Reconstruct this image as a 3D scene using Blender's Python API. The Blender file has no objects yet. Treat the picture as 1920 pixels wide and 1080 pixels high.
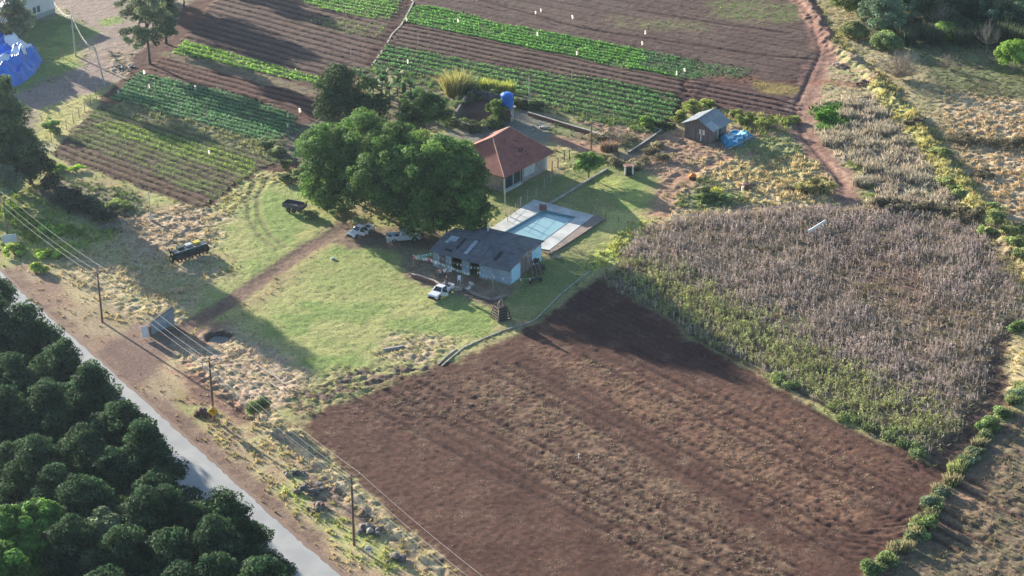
import bpy, math, random
import numpy as np
from mathutils import Vector, Matrix

# ------------------------------------------------------------------ camera, sky, sun, exposure
sc = bpy.context.scene
CAM_H, PITCH, FPX = 112.0, math.radians(26.0), 3733.0
cam_d = bpy.data.cameras.new("camera"); cam = bpy.data.objects.new("camera", cam_d)
sc.collection.objects.link(cam); sc.camera = cam
cam.location = (0, 0, CAM_H); cam.rotation_euler = (math.pi/2 - PITCH, 0, 0)
cam_d.sensor_width = 36.0; cam_d.lens = FPX/1920*36.0
cam_d.clip_start = 1.0; cam_d.clip_end = 6000.0

HAZE = 0.00007
SUN_EL = math.radians(12.9); SUN_AZ = math.radians(-41.5)      # azimuth of the sun, from +Y towards +X
world = bpy.data.worlds.new("World"); sc.world = world; world.use_nodes = True
wn = world.node_tree.nodes; wn.clear()
sky = wn.new("ShaderNodeTexSky"); sky.sky_type = 'NISHITA'; sky.sun_disc = False
sky.sun_elevation = SUN_EL; sky.sun_rotation = SUN_AZ; sky.ozone_density = 2.5
bg = wn.new("ShaderNodeBackground"); bg.inputs[1].default_value = 0.08
wo = wn.new("ShaderNodeOutputWorld")
world.node_tree.links.new(sky.outputs[0], bg.inputs[0]); world.node_tree.links.new(bg.outputs[0], wo.inputs[0])
sun_d = bpy.data.lights.new("sun", 'SUN'); sun_d.energy = 5.0; sun_d.angle = math.radians(0.6)
sun_d.color = (1.0, 0.90, 0.76)
sun = bpy.data.objects.new("sun", sun_d); sc.collection.objects.link(sun)
to_sun = Vector((math.sin(SUN_AZ)*math.cos(SUN_EL), math.cos(SUN_AZ)*math.cos(SUN_EL), math.sin(SUN_EL)))
sun.rotation_euler = to_sun.to_track_quat('Z', 'Y').to_euler()
sc.view_settings.view_transform = 'Standard'; sc.view_settings.look = 'None'
sc.view_settings.gamma = 1.0; sc.view_settings.use_curve_mapping = False
sc.view_settings.exposure = 1.75
sc.cycles.max_bounces = 5; sc.cycles.diffuse_bounces = 2; sc.cycles.transparent_max_bounces = 4

# ------------------------------------------------------------------ helpers
rng = np.random.default_rng(7); random.seed(7)
CP, SP = math.cos(PITCH), math.sin(PITCH)
def G(px, py, z=0.0):
    """the point at height z that a survey pixel of the 1920 x 1080 photograph shows"""
    u = (px-960)/FPX; v = (540-py)/FPX
    d = (u, CP+v*SP, -SP+v*CP); t = (z-CAM_H)/d[2]
    return Vector((d[0]*t, d[1]*t, z))
def GA(pts):
    return np.array([[*G(p[0], p[1])[:2]] for p in pts])
def ztop(px, py, pyt):
    """height of a vertical thing standing at (px,py) whose top is seen at pyt"""
    b = G(px, py); v = (540-pyt)/FPX
    return CAM_H + b.y*(-SP+v*CP)/(CP+v*SP)
def mpp(py, z=0.0):
    u = G(960, py, z); return math.hypot(u.y, CAM_H-z)/FPX

NT = rng.random((6, 256, 256))
def vnoise(x, y, k=0):
    x = np.asarray(x, float); y = np.asarray(y, float)
    xi = np.floor(x).astype(int); yi = np.floor(y).astype(int); fx = x-xi; fy = y-yi
    fx = fx*fx*(3-2*fx); fy = fy*fy*(3-2*fy); T = NT[k % 6]
    a = T[xi & 255, yi & 255]; b = T[(xi+1) & 255, yi & 255]; c = T[xi & 255, (yi+1) & 255]; d = T[(xi+1) & 255, (yi+1) & 255]
    return (a*(1-fx)+b*fx)*(1-fy)+(c*(1-fx)+d*fx)*fy
def fbm(x, y, k=0, o=4):
    s = 0; a = .5; n = 0
    for i in range(o):
        s = s+a*vnoise(x*2**i+i*17.3, y*2**i-i*9.1, k+i); n += a; a *= .55
    return s/n

def link(o, parent=None):
    sc.collection.objects.link(o)
    if parent is not None: o.parent = parent
    return o
def tag(o, label=None, cat=None, group=None, kind=None):
    if label: o['label'] = label
    if cat: o['category'] = cat
    if group: o['group'] = group
    if kind: o['kind'] = kind
    return o
def thing(name, label, cat, loc=(0,0,0), rz=0.0, group=None):
    o = bpy.data.objects.new(name, None); o.empty_display_size = .3; o.location = loc; o.rotation_euler = (0,0,rz)
    link(o); return tag(o, label, cat, group)
def copy_thing(o, loc, rz=0.0, label=None, scale=None, group=None):
    c = o.copy(); sc.collection.objects.link(c); c.location = loc; c.rotation_euler = (0,0,rz)
    if scale: c.scale = (scale,)*3 if not isinstance(scale, tuple) else scale
    if label: c['label'] = label
    if group: c['group'] = group
    for ch in o.children:
        d = ch.copy(); sc.collection.objects.link(d); d.parent = c
        for g in ch.children:
            e = g.copy(); sc.collection.objects.link(e); e.parent = d
    return c

def fast_mesh(name, V, F, mat, parent=None, col=None, smooth=False):
    V = np.asarray(V, np.float32); F = np.asarray(F, np.int32); k = F.shape[1]
    me = bpy.data.meshes.new(name)
    me.vertices.add(len(V)); me.vertices.foreach_set("co", V.ravel())
    me.loops.add(F.size); me.loops.foreach_set("vertex_index", F.ravel())
    me.polygons.add(len(F)); me.polygons.foreach_set("loop_start", np.arange(0, F.size, k, dtype=np.int32))
    me.polygons.foreach_set("use_smooth", np.full(len(F), smooth, bool))
    me.update(calc_edges=True)
    if col is not None:
        ca = me.color_attributes.new("Col", 'FLOAT_COLOR', 'POINT')
        c4 = np.ones((len(V), 4), np.float32); c4[:, :3] = col
        ca.data.foreach_set("color", c4.ravel())
    me.materials.append(mat)
    return link(bpy.data.objects.new(name, me), parent)

class MB:
    def __init__(s): s.v = []; s.f = []
    def add(s, vs, fs):
        n = len(s.v); s.v += [tuple(v) for v in vs]; s.f += [tuple(n+i for i in f) for f in fs]; return s
    def box(s, x0, x1, y0, y1, z0, z1, M=None):
        vs = [Vector((x, y, z)) for z in (z0, z1) for y in (y0, y1) for x in (x0, x1)]
        if M is not None: vs = [M @ v for v in vs]
        return s.add(vs, [(0,2,3,1),(4,5,7,6),(0,1,5,4),(2,6,7,3),(0,4,6,2),(1,3,7,5)])
    def box8(s, b, zb, t, zt):
        """frustum: b and t are (x0,x1,y0,y1)"""
        vs = [(b[0],b[2],zb),(b[1],b[2],zb),(b[1],b[3],zb),(b[0],b[3],zb),(t[0],t[2],zt),(t[1],t[2],zt),(t[1],t[3],zt),(t[0],t[3],zt)]
        return s.add(vs, [(3,2,1,0),(4,5,6,7),(0,1,5,4),(1,2,6,5),(2,3,7,6),(3,0,4,7)])
    def beam(s, a, b, w, h=None):
        a = Vector(a); b = Vector(b); h = h or w; d = b-a; L = d.length
        if L < 1e-6: return s
        q = d.to_track_quat('X', 'Z').to_matrix().to_4x4(); q.translation = a
        return s.box(0, L, -w/2, w/2, -h/2, h/2, q)
    def tube(s, pts, rad, n=6, cap=True):
        pts = [Vector(p) for p in pts]
        if not isinstance(rad, (list, tuple)): rad = [rad]*len(pts)
        vs = []; fs = []
        for i, p in enumerate(pts):
            d = (pts[min(i+1, len(pts)-1)]-pts[max(i-1, 0)])
            q = d.to_track_quat('Z', 'Y')
            for k in range(n):
                a = 2*math.pi*k/n; vs.append(p+q @ Vector((math.cos(a)*rad[i], math.sin(a)*rad[i], 0)))
        for i in range(len(pts)-1):
            for k in range(n): fs.append((i*n+k, i*n+(k+1) % n, (i+1)*n+(k+1) % n, (i+1)*n+k))
        if cap: fs.append(tuple(range(n-1, -1, -1))); fs.append(tuple((len(pts)-1)*n+k for k in range(n)))
        return s.add(vs, fs)
    def cyl(s, c, r, h, n=16, axis='Z', r2=None):
        c = Vector(c); d = {'X': Vector((1,0,0)), 'Y': Vector((0,1,0)), 'Z': Vector((0,0,1))}[axis]
        return s.tube([c, c+d*h], [r, r if r2 is None else r2], n)
    def prism(s, prof, y0, y1):
        n = len(prof); vs = [(x, y0, z) for x, z in prof]+[(x, y1, z) for x, z in prof]
        fs = [tuple(range(n)), tuple(range(2*n-1, n-1, -1))]+[(i, i+n, (i+1) % n+n, (i+1) % n) for i in range(n)]
        return s.add(vs, fs)
    def quad(s, a, b, c, d): return s.add([a, b, c, d], [(0,1,2,3)])
    def slab(s, a, b, c, d, t):
        """a thick quad, t along its normal"""
        P = [Vector(p) for p in (a, b, c, d)]; n = (P[1]-P[0]).cross(P[3]-P[0]).normalized()*t
        return s.add(P+[p+n for p in P], [(3,2,1,0),(4,5,6,7),(0,1,5,4),(1,2,6,5),(2,3,7,6),(3,0,4,7)])
    def sphere(s, c, r, n=10, m=6, sq=(1,1,1)):
        vs = [(c[0], c[1], c[2]+r*sq[2])]; fs = []
        for i in range(1, m):
            a = math.pi*i/m
            for k in range(n):
                b = 2*math.pi*k/n; vs.append((c[0]+r*sq[0]*math.sin(a)*math.cos(b), c[1]+r*sq[1]*math.sin(a)*math.sin(b), c[2]+r*sq[2]*math.cos(a)))
        vs.append((c[0], c[1], c[2]-r*sq[2]))
        for k in range(n): fs.append((0, 1+k, 1+(k+1) % n))
        for i in range(m-2):
            for k in range(n): fs.append((1+i*n+k, 1+(i+1)*n+k, 1+(i+1)*n+(k+1) % n, 1+i*n+(k+1) % n))
        L = len(vs)-1
        for k in range(n): fs.append((L, L-n+(k+1) % n, L-n+k))
        return s.add(vs, fs)
    def build(s, name, mat, parent=None, label=None, bevel=0, smooth=False):
        me = bpy.data.meshes.new(name); me.from_pydata(s.v, [], s.f); me.update()
        me.materials.append(mat)
        o = link(bpy.data.objects.new(name, me), parent)
        if smooth:
            for p in me.polygons: p.use_smooth = True
        if bevel:
            m = o.modifiers.new("bevel", 'BEVEL'); m.width = bevel; m.segments = 2; m.limit_method = 'ANGLE'
        if label: o['label'] = label
        return o

def nodes_of(name):
    m = bpy.data.materials.new(name); m.use_nodes = True; nt = m.node_tree
    return m, nt, nt.nodes["Principled BSDF"]
def mat(name, c1, c2=None, scale=3.0, rough=.8, bump=0.0, bscale=12.0, metal=0.0, spec=.3, wave=None, detail=5.0, stretch=None):
    """two noise-blended colours, optional bump and optional corrugation wave=(direction, scale, depth)"""
    m, nt, b = nodes_of(name); L = nt.links
    b.inputs["Roughness"].default_value = rough; b.inputs["Metallic"].default_value = metal
    b.inputs["Specular IOR Level"].default_value = spec
    tc = nt.nodes.new("ShaderNodeTexCoord"); vec = tc.outputs["Object"]
    if stretch:
        mp = nt.nodes.new("ShaderNodeMapping"); mp.inputs["Scale"].default_value = stretch; L.new(vec, mp.inputs[0]); vec2 = mp.outputs[0]
    else: vec2 = vec
    if c2 is None: c2 = tuple(x*.75 for x in c1)
    n = nt.nodes.new("ShaderNodeTexNoise"); n.inputs["Scale"].default_value = scale; n.inputs["Detail"].default_value = detail
    L.new(vec2, n.inputs["Vector"])
    r = nt.nodes.new("ShaderNodeValToRGB"); r.color_ramp.elements[0].position = .38; r.color_ramp.elements[1].position = .62
    r.color_ramp.elements[0].color = (*c1, 1); r.color_ramp.elements[1].color = (*c2, 1)
    L.new(n.outputs[0], r.inputs[0]); L.new(r.outputs[0], b.inputs["Base Color"])
    h = None
    if bump:
        n2 = nt.nodes.new("ShaderNodeTexNoise"); n2.inputs["Scale"].default_value = bscale; n2.inputs["Detail"].default_value = 4
        L.new(vec2, n2.inputs["Vector"]); bp = nt.nodes.new("ShaderNodeBump"); bp.inputs["Strength"].default_value = .8; bp.inputs["Distance"].default_value = bump
        L.new(n2.outputs[0], bp.inputs["Height"]); L.new(bp.outputs[0], b.inputs["Normal"]); h = bp
    if wave:
        w = nt.nodes.new("ShaderNodeTexWave"); w.wave_type = 'BANDS'; w.bands_direction = wave[0]; w.inputs["Scale"].default_value = wave[1]
        L.new(vec, w.inputs["Vector"]); bp = nt.nodes.new("ShaderNodeBump"); bp.inputs["Distance"].default_value = wave[2]; bp.inputs["Strength"].default_value = 1
        L.new(w.outputs[0], bp.inputs["Height"])
        if h: L.new(h.outputs[0], bp.inputs["Normal"])
        L.new(bp.outputs[0], b.inputs["Normal"])
    return m
def leaf_mat(name, trans=.30, rough=.75, spec=.12, gain=1.0):
    """foliage: colour from the leaf's own attribute, part of the light goes through"""
    m, nt, b = nodes_of(name); L = nt.links
    a = nt.nodes.new("ShaderNodeAttribute"); a.attribute_name = "Col"
    L.new(a.outputs["Color"], b.inputs["Base Color"]); b.inputs["Roughness"].default_value = rough; b.inputs["Specular IOR Level"].default_value = spec
    t = nt.nodes.new("ShaderNodeBsdfTranslucent"); mx = nt.nodes.new("ShaderNodeMixShader"); mx.inputs[0].default_value = trans
    hs = nt.nodes.new("ShaderNodeHueSaturation"); hs.inputs["Saturation"].default_value = 1.15; hs.inputs["Value"].default_value = 1.5*gain
    L.new(a.outputs["Color"], hs.inputs["Color"]); L.new(hs.outputs[0], t.inputs[0])
    L.new(b.outputs[0], mx.inputs[1]); L.new(t.outputs[0], mx.inputs[2])
    L.new(mx.outputs[0], nt.nodes["Material Output"].inputs[0])
    return m
def ground_mat(name="soil_and_grass", bd=.10, bs=3.5, sp=.0, spc=(.45,.36,.25)):
    m, nt, b = nodes_of(name); L = nt.links
    a = nt.nodes.new("ShaderNodeAttribute"); a.attribute_name = "Col"
    g = nt.nodes.new("ShaderNodeNewGeometry")
    n1 = nt.nodes.new("ShaderNodeTexNoise"); n1.inputs["Scale"].default_value = 2.6; n1.inputs["Detail"].default_value = 8; n1.inputs["Roughness"].default_value = .72
    L.new(g.outputs["Position"], n1.inputs["Vector"])
    mr = nt.nodes.new("ShaderNodeMapRange"); mr.inputs[1].default_value = .3; mr.inputs[2].default_value = .7; mr.inputs[3].default_value = .58; mr.inputs[4].default_value = 1.42
    L.new(n1.outputs[0], mr.inputs[0])
    mul = nt.nodes.new("ShaderNodeVectorMath"); mul.operation = 'SCALE'; L.new(a.outputs["Color"], mul.inputs[0]); L.new(mr.outputs[0], mul.inputs["Scale"])
    out = mul.outputs[0]
    if sp:      # straw and stone speckles, finer than the grid
        n3 = nt.nodes.new("ShaderNodeTexNoise"); n3.inputs["Scale"].default_value = 5.5; n3.inputs["Detail"].default_value = 6; n3.inputs["Roughness"].default_value = .8
        L.new(g.outputs["Position"], n3.inputs["Vector"]); n4 = nt.nodes.new("ShaderNodeTexNoise"); n4.inputs["Scale"].default_value = .35; n4.inputs["Detail"].default_value = 3
        L.new(g.outputs["Position"], n4.inputs["Vector"]); ad = nt.nodes.new("ShaderNodeMath"); ad.operation = 'MULTIPLY_ADD'; ad.inputs[1].default_value = .45; L.new(n4.outputs[0], ad.inputs[0]); L.new(n3.outputs[0], ad.inputs[2])
        m2 = nt.nodes.new("ShaderNodeMapRange"); m2.inputs[1].default_value = .80; m2.inputs[2].default_value = .95; m2.inputs[3].default_value = 0; m2.inputs[4].default_value = sp; L.new(ad.outputs[0], m2.inputs[0])
        mx = nt.nodes.new("ShaderNodeMix"); mx.data_type = 'RGBA'; L.new(m2.outputs[0], mx.inputs["Factor"]); L.new(out, mx.inputs["A"]); mx.inputs["B"].default_value = (*spc, 1); out = mx.outputs["Result"]
    L.new(out, b.inputs["Base Color"]); b.inputs["Roughness"].default_value = .95; b.inputs["Specular IOR Level"].default_value = .1
    bp = nt.nodes.new("ShaderNodeBump"); bp.inputs["Distance"].default_value = bd; bp.inputs["Strength"].default_value = .8
    n2 = nt.nodes.new("ShaderNodeTexNoise"); n2.inputs["Scale"].default_value = bs; n2.inputs["Detail"].default_value = 7; n2.inputs["Roughness"].default_value = .65
    L.new(g.outputs["Position"], n2.inputs["Vector"]); L.new(n2.outputs[0], bp.inputs["Height"]); L.new(bp.outputs[0], b.inputs["Normal"])
    return m
M_GROUND = ground_mat(); M_SOIL = ground_mat("ploughed_soil", .035, 7.0, .7, (.40,.30,.21)); M_BEDS = ground_mat("bed_soil", .04, 6.0, .15, (.3,.24,.17)); M_LEAF = leaf_mat("leaves"); M_DRY = leaf_mat("dry_stalks", .2, .8, .1)
# ------------------------------------------------------------------ the ground: one relief grid, split into the fields it carries
ST = 0.26
xs = np.arange(-118, 124, ST); ys = np.arange(140, 420, ST)
X, Y = np.meshgrid(xs, ys)                     # rows are y
SH = X.shape
half = Y*0.2572*1.11+9
seen = (np.abs(X) < half) & (Y > 150) & (Y < 372+6)
WX = X+(fbm(X*.35, Y*.35, 1)-.5)*3.0+(fbm(X*1.7, Y*1.7, 2)-.5)*1.2
WY = Y+(fbm(X*.35+50, Y*.35, 3)-.5)*3.0+(fbm(X*1.7+50, Y*1.7, 4)-.5)*1.2
COL = np.zeros(SH+(3,)); HT = np.zeros(SH); AMP = np.full(SH, .05); TUF = np.zeros(SH); TH = np.full(SH, .35)
TC = np.zeros(SH+(3,)); REG = np.zeros(SH, np.int8); CORN = np.zeros(SH); VEG = np.zeros(SH); VC = np.zeros(SH+(3,)); VS = np.full(SH, .2)
N1 = fbm(X*.22, Y*.22, 0); N2 = fbm(X*.9, Y*.9, 2); N3 = fbm(X*.07, Y*.07, 4)
def mixcol(c1, c2, n, lo=.4, hi=.6):
    t = np.clip((n-lo)/(hi-lo), 0, 1)[..., None]; return np.array(c1)*(1-t)+np.array(c2)*t
def sdf(poly, PX, PY):
    d = np.full(PX.shape, 1e9); ins = np.zeros(PX.shape, bool); n = len(poly)
    for i in range(n):
        ax, ay = poly[i]; bx, by = poly[(i+1) % n]; ex, ey = bx-ax, by-ay
        wx, wy = PX-ax, PY-ay; t = np.clip((wx*ex+wy*ey)/(ex*ex+ey*ey+1e-9), 0, 1)
        d = np.minimum(d, (wx-ex*t)**2+(wy-ey*t)**2)
        c = (ay <= PY) != (by <= PY)
        with np.errstate(divide='ignore', invalid='ignore'):
            xx = ax+(PY-ay)*ex/(ey if abs(ey) > 1e-9 else 1e-9)
        ins ^= c & (PX < xx)
    d = np.sqrt(d); return np.where(ins, d, -d)
def window(poly, pad):
    x0, y0 = poly.min(0)-pad; x1, y1 = poly.max(0)+pad
    i0, i1 = np.searchsorted(ys, [y0, y1]); j0, j1 = np.searchsorted(xs, [x0, x1])
    return slice(max(i0, 0), max(i1, 1)), slice(max(j0, 0), max(j1, 1))
def paint(pts, c1, c2=None, soft=1.0, amp=None, tuf=None, tc=None, th=None, reg=None, corn=None, warp=True, nz='1', op=1.0, veg=None, vc=None, vs=None, lo=.4, hi=.6):
    poly = GA(pts); w = window(poly, soft+4)
    if X[w].size == 0: return
    px, py = (WX[w], WY[w]) if warp else (X[w], Y[w])
    m = np.clip(sdf(poly, px, py)/soft+.5, 0, 1)*op; hard = m > .5
    n = {'1': N1, '2': N2, '3': N3}[nz][w]
    c = mixcol(c1, c2 if c2 is not None else c1, n, lo, hi)
    COL[w] = COL[w]*(1-m[..., None])+c*m[..., None]
    for A, v in ((AMP, amp), (TUF, tuf), (TH, th), (CORN, corn), (VEG, veg), (VS, vs)):
        if v is not None: A[w] = A[w]*(1-m)+v*m
    if tc is not None: TC[w] = np.where(hard[..., None], np.array(tc), TC[w])
    if vc is not None: VC[w] = np.where(hard[..., None], np.array(vc), VC[w])
    if reg is not None: R = REG[w]; R[hard] = reg; REG[w] = R
def pathd(pts, wd, pad=6, warp=True):
    P = GA(pts); w = window(P, wd+pad); px, py = (WX[w], WY[w]) if warp else (X[w], Y[w])
    d = np.full(px.shape, 1e9)
    for i in range(len(P)-1):
        ax, ay = P[i]; ex, ey = P[i+1]-P[i]; wx, wy = px-ax, py-ay
        t = np.clip((wx*ex+wy*ey)/(ex*ex+ey*ey+1e-9), 0, 1); d = np.minimum(d, (wx-ex*t)**2+(wy-ey*t)**2)
    return w, np.sqrt(d)
def line(pts, wd, c1, c2=None, soft=.6, amp=None, tuf=None, h=0, hw=None, op=1.0, reg=None, warp=True, veg=None, tc=None, corn=None, th=None):
    w, d = pathd(pts, wd, warp=warp); m = np.clip((wd/2-d)/soft+.5, 0, 1)*op
    c = mixcol(c1, c2 if c2 is not None else c1, N2[w])
    COL[w] = COL[w]*(1-m[..., None])+c*m[..., None]
    for A, v in ((AMP, amp), (TUF, tuf), (VEG, veg), (CORN, corn), (TH, th)):
        if v is not None: A[w] = A[w]*(1-m)+v*m
    if tc is not None: TC[w] = np.where((m > .5)[..., None], np.array(tc), TC[w])
    if h: HT[w] += h*np.exp(-(d/(hw or wd/2))**2)
    if reg is not None: R = REG[w]; R[m > .5] = reg; REG[w] = R
ROWS = []
def rows(pts, a, b, sp, ht, crest, furrow, veg=None, vc=None, vs=.2, c2=None, phase=0.0, strip=.62, op=1.0):
    """raised beds running from pixel a towards pixel b, sp metres apart"""
    poly = GA(pts); w = window(poly, 3); A = GA([a, b]); d = A[1]-A[0]; d /= np.linalg.norm(d); nx, ny = -d[1], d[0]
    m = np.clip(sdf(poly, X[w]+(N2[w]-.5)*1.0, Y[w]+(N1[w]-.5)*1.0)/.5+.5, 0, 1)*op
    q = ((X[w]-A[0, 0])*nx+(Y[w]-A[0, 1])*ny+(N1[w]-.5)*.7)/sp+phase; f = np.abs(q-np.floor(q)-.5)*2      # 1 in the furrow
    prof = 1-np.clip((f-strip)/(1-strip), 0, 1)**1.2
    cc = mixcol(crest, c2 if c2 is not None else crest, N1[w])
    c = cc*prof[..., None]+np.array(furrow)*(1-prof[..., None])  # furrow colour darkened for damp soil and for shade between the beds
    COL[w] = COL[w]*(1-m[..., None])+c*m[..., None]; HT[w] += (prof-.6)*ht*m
    AMP[w] = AMP[w]*(1-m)+.05*m; TUF[w] *= (1-m); R = REG[w]; R[m > .5] = 2; REG[w] = R
    if veg: VEG[w] = VEG[w]*(1-m)+veg*m*np.where(f < strip*.86, 1, .03); VC[w] = np.where((m > .5)[..., None], np.array(vc), VC[w]); VS[w] = np.where(m > .5, vs, VS[w])
    else: VEG[w] *= (1-m)

SOIL = (.115, .058, .047); SOIL2 = (.148, .078, .062); SOILD = (.072, .039, .036); RED = (.26, .125, .088); REDL = (.36, .20, .145)
TAN = (.42, .33, .20); TAN2 = (.30, .25, .13); LAWN = (.205, .27, .085); LAWNY = (.32, .325, .13); STRAW = (.46, .37, .23); GRN = (.10, .16, .045)
# base: weedy grass
COL[:] = mixcol(LAWNY, TAN2, N1); TUF[:] = .5; TC[:] = (.34, .30, .14)
# --- upper right rough land
paint([(1480,-60),(2050,-60),(2050,760),(1900,560),(1850,430),(1600,385),(1500,230),(1540,110)], (.34,.29,.17), (.27,.24,.13), amp=.10, tuf=1.2, tc=(.40,.34,.20), th=.35)
paint([(1700,60),(2050,90),(2050,225),(1860,215),(1740,150)], (.16,.17,.085), (.13,.12,.07), amp=.1, tuf=1.5, tc=(.16,.19,.08), th=.35)  # darker tone paints in the shade of the wood above
paint([(1770,170),(2050,205),(2050,640),(1930,500),(1830,360),(1780,260)], (.44,.345,.22), (.37,.29,.17), soft=3, amp=.22, tuf=2.2, tc=(.50,.38,.23), th=.45)
paint([(1520,190),(1640,180),(1700,260),(1790,350),(1830,390),(1600,385),(1590,350),(1540,290),(1500,230)], (.30,.26,.19), (.24,.22,.14), amp=.15, tuf=4.5, tc=(.46,.40,.31), th=.9)
paint([(1510,200),(1570,190),(1600,240),(1540,250)], GRN, LAWN, soft=2, tuf=3, tc=(.12,.22,.06), th=.7)
paint([(1560,300),(1600,300),(1640,370),(1600,380)], (.22,.24,.09), TAN2, soft=2, tuf=2, tc=(.2,.25,.08), th=.4)
paint([(1570,-40),(2000,-40),(2000,95),(1720,95),(1640,80)], (.085,.095,.05), (.12,.12,.065), soft=2, amp=.1, tuf=2, tc=(.12,.15,.07), th=.5)  # ground tone darkened to stand in for shade under the thicket
line([(1490,-30),(1560,80),(1640,150),(1735,260),(1800,350),(1880,440),(1950,530)], 4.5, (.38,.34,.15), (.28,.28,.11), soft=1.2, amp=.15, tuf=4, tc=(.44,.40,.18), th=.55, h=1.0, hw=1.7)
line([(1500,-30),(1572,80),(1655,150),(1752,260),(1818,350)], 1.6, (.20,.15,.09), soft=1.5, op=.7, h=-.5, hw=1.2)
paint([(1560,90),(1620,110),(1650,150),(1600,160),(1560,130)], (.36,.25,.17), (.28,.28,.13), soft=1.5, tuf=.8, tc=(.5,.4,.3), th=.3, nz='2')
# --- around the little shed and the yard right of the house
paint([(1100,200),(1290,250),(1500,215),(1510,250),(1590,360),(1590,390),(1280,405),(1225,425),(1130,400),(1040,320),(1060,250)], (.36,.25,.17), (.29,.18,.125), soft=2, amp=.16, tuf=.9, tc=(.45,.36,.23), th=.4, nz='2')
paint([(1300,300),(1500,260),(1560,330),(1570,380),(1300,385)], (.50,.39,.22), (.36,.32,.16), soft=2, amp=.3, tuf=3.5, tc=(.54,.44,.25), th=.5)
paint([(1290,190),(1500,210),(1510,245),(1420,255),(1380,240)], (.24,.26,.10), (.32,.20,.13), soft=1.5, amp=.15, tuf=2.5, tc=(.30,.32,.12), th=.5, nz='2')
paint([(1380,262),(1500,250),(1530,290),(1440,300),(1380,285)], (.22,.24,.11), (.30,.28,.13), soft=1.5, tuf=2, tc=(.28,.30,.14), th=.4)
paint([(1260,345),(1330,335),(1400,365),(1360,400),(1240,400)], (.20,.22,.10), (.24,.20,.14), soft=2, amp=.2, tuf=3, tc=(.24,.27,.12), th=.5)
paint([(990,205),(1110,240),(1230,262),(1170,300),(1100,330),(1040,290)], (.33,.25,.17), (.27,.24,.13), soft=1.5, amp=.08, tuf=.8, tc=(.36,.30,.18), nz='2')
paint([(1010,240),(1130,280),(1110,300),(1020,262)], RED, REDL, soft=2, op=.8, tuf=.1)
paint([(1040,275),(1110,300),(1100,325),(1045,312)], (.38,.34,.14), LAWNY, soft=1.5, tuf=.6)
paint([(955,200),(1110,240),(1200,270),(1190,285),(1080,262),(960,232)], (.17,.19,.085), (.20,.15,.10), soft=1, tuf=1, tc=(.2,.24,.1))
# fields' hinterland at upper left
paint([(-60,-60),(420,-60),(330,80),(200,170),(90,280),(-60,330)], (.28,.25,.17), (.24,.20,.14), soft=2, amp=.06, tuf=.3)
paint([(70,200),(190,165),(195,185),(110,265),(60,260)], (.40,.36,.15), (.34,.33,.12), soft=1.5, tuf=1, tc=(.42,.40,.16), th=.25)
paint([(40,90),(140,85),(150,125),(80,150),(30,175),(30,110)], (.32,.34,.10), LAWN, soft=1.5, tuf=.8, tc=(.35,.36,.12), th=.2)
paint([(45,45),(110,28),(190,60),(130,90),(50,88)], LAWN, (.15,.20,.07), soft=1, tuf=.4, tc=(.2,.26,.08), th=.15)
line([(360,-30),(250,0),(150,-5),(100,-25)], 9, (.26,.22,.19), soft=2, tuf=0, amp=.03)
line([(-20,215),(60,185),(150,160),(215,115),(240,60),(180,20),(120,-20)], 8.5, (.27,.21,.18), (.30,.235,.195), soft=1.5, tuf=0, amp=.04, reg=5)
line([(215,120),(300,60),(330,20)], 7, (.27,.20,.165), (.31,.235,.19), soft=2, tuf=0, amp=.05)
paint([(182,38),(228,30),(232,42),(200,52),(180,48)], (.42,.44,.13), LAWN, soft=1, tuf=1, tc=(.42,.44,.14), th=.2)
paint([(210,100),(290,95),(270,140),(200,140)], (.34,.27,.20), (.24,.19,.13), soft=1.5, amp=.15, tuf=.7, tc=(.4,.36,.25), th=.3, nz='2')
# --- left: verge, tall green weeds, shaded grass
paint([(-60,330),(60,350),(250,420),(300,470),(200,540),(100,520),(20,470),(-60,470)], (.22,.27,.08), (.34,.31,.13), soft=2, amp=.22, tuf=2.5, tc=(.28,.36,.10), th=.5, nz='2')
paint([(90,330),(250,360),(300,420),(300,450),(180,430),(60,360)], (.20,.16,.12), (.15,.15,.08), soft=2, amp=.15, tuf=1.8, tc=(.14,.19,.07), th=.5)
paint([(190,460),(300,400),(480,320),(560,350),(500,420),(400,480),(440,540),(350,620),(250,600),(100,540),(60,500)], (.42,.34,.21), (.34,.31,.15), soft=2.5, amp=.16, tuf=2.6, tc=(.50,.41,.25), th=.35, nz='2')
paint([(430,330),(540,318),(560,350),(500,370),(440,400),(400,395)], (.42,.37,.18), LAWNY, soft=2, amp=.15, tuf=2, tc=(.48,.42,.2))
paint([(225,405),(340,385),(400,400),(380,440),(300,480),(250,490),(230,440)], (.42,.33,.22), (.33,.25,.16), soft=2, amp=.2, tuf=2, tc=(.5,.4,.27), nz='2')
# --- lawns
paint([(440,400),(500,345),(560,355),(640,410),(620,440),(480,540),(370,600),(380,540),(470,500),(400,470)], LAWN, LAWNY, soft=2.5, amp=.05, tuf=.5, tc=(.26,.30,.09), th=.14, reg=3)
paint([(500,570),(640,440),(720,470),(840,480),(860,560),(940,590),(900,640),(820,690),(700,700),(620,760),(560,740),(480,690),(420,620)], LAWN, LAWNY, soft=2.5, amp=.05, tuf=.5, tc=(.25,.29,.09), th=.14, reg=3)
paint([(560,500),(680,480),(760,520),(800,560),(700,560),(590,540)], (.33,.28,.13), LAWN, soft=4, op=.6)
paint([(730,620),(860,640),(820,690),(700,680)], (.42,.33,.21), (.32,.29,.14), soft=3, amp=.14, tuf=2, tc=(.48,.39,.24), th=.28, nz='2')
paint([(300,640),(420,610),(500,640),(580,700),(560,760),(480,770),(400,720),(330,680)], (.46,.35,.25), (.36,.30,.18), soft=2.5, amp=.16, tuf=2.4, tc=(.54,.42,.30), th=.28, nz='2')
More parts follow.
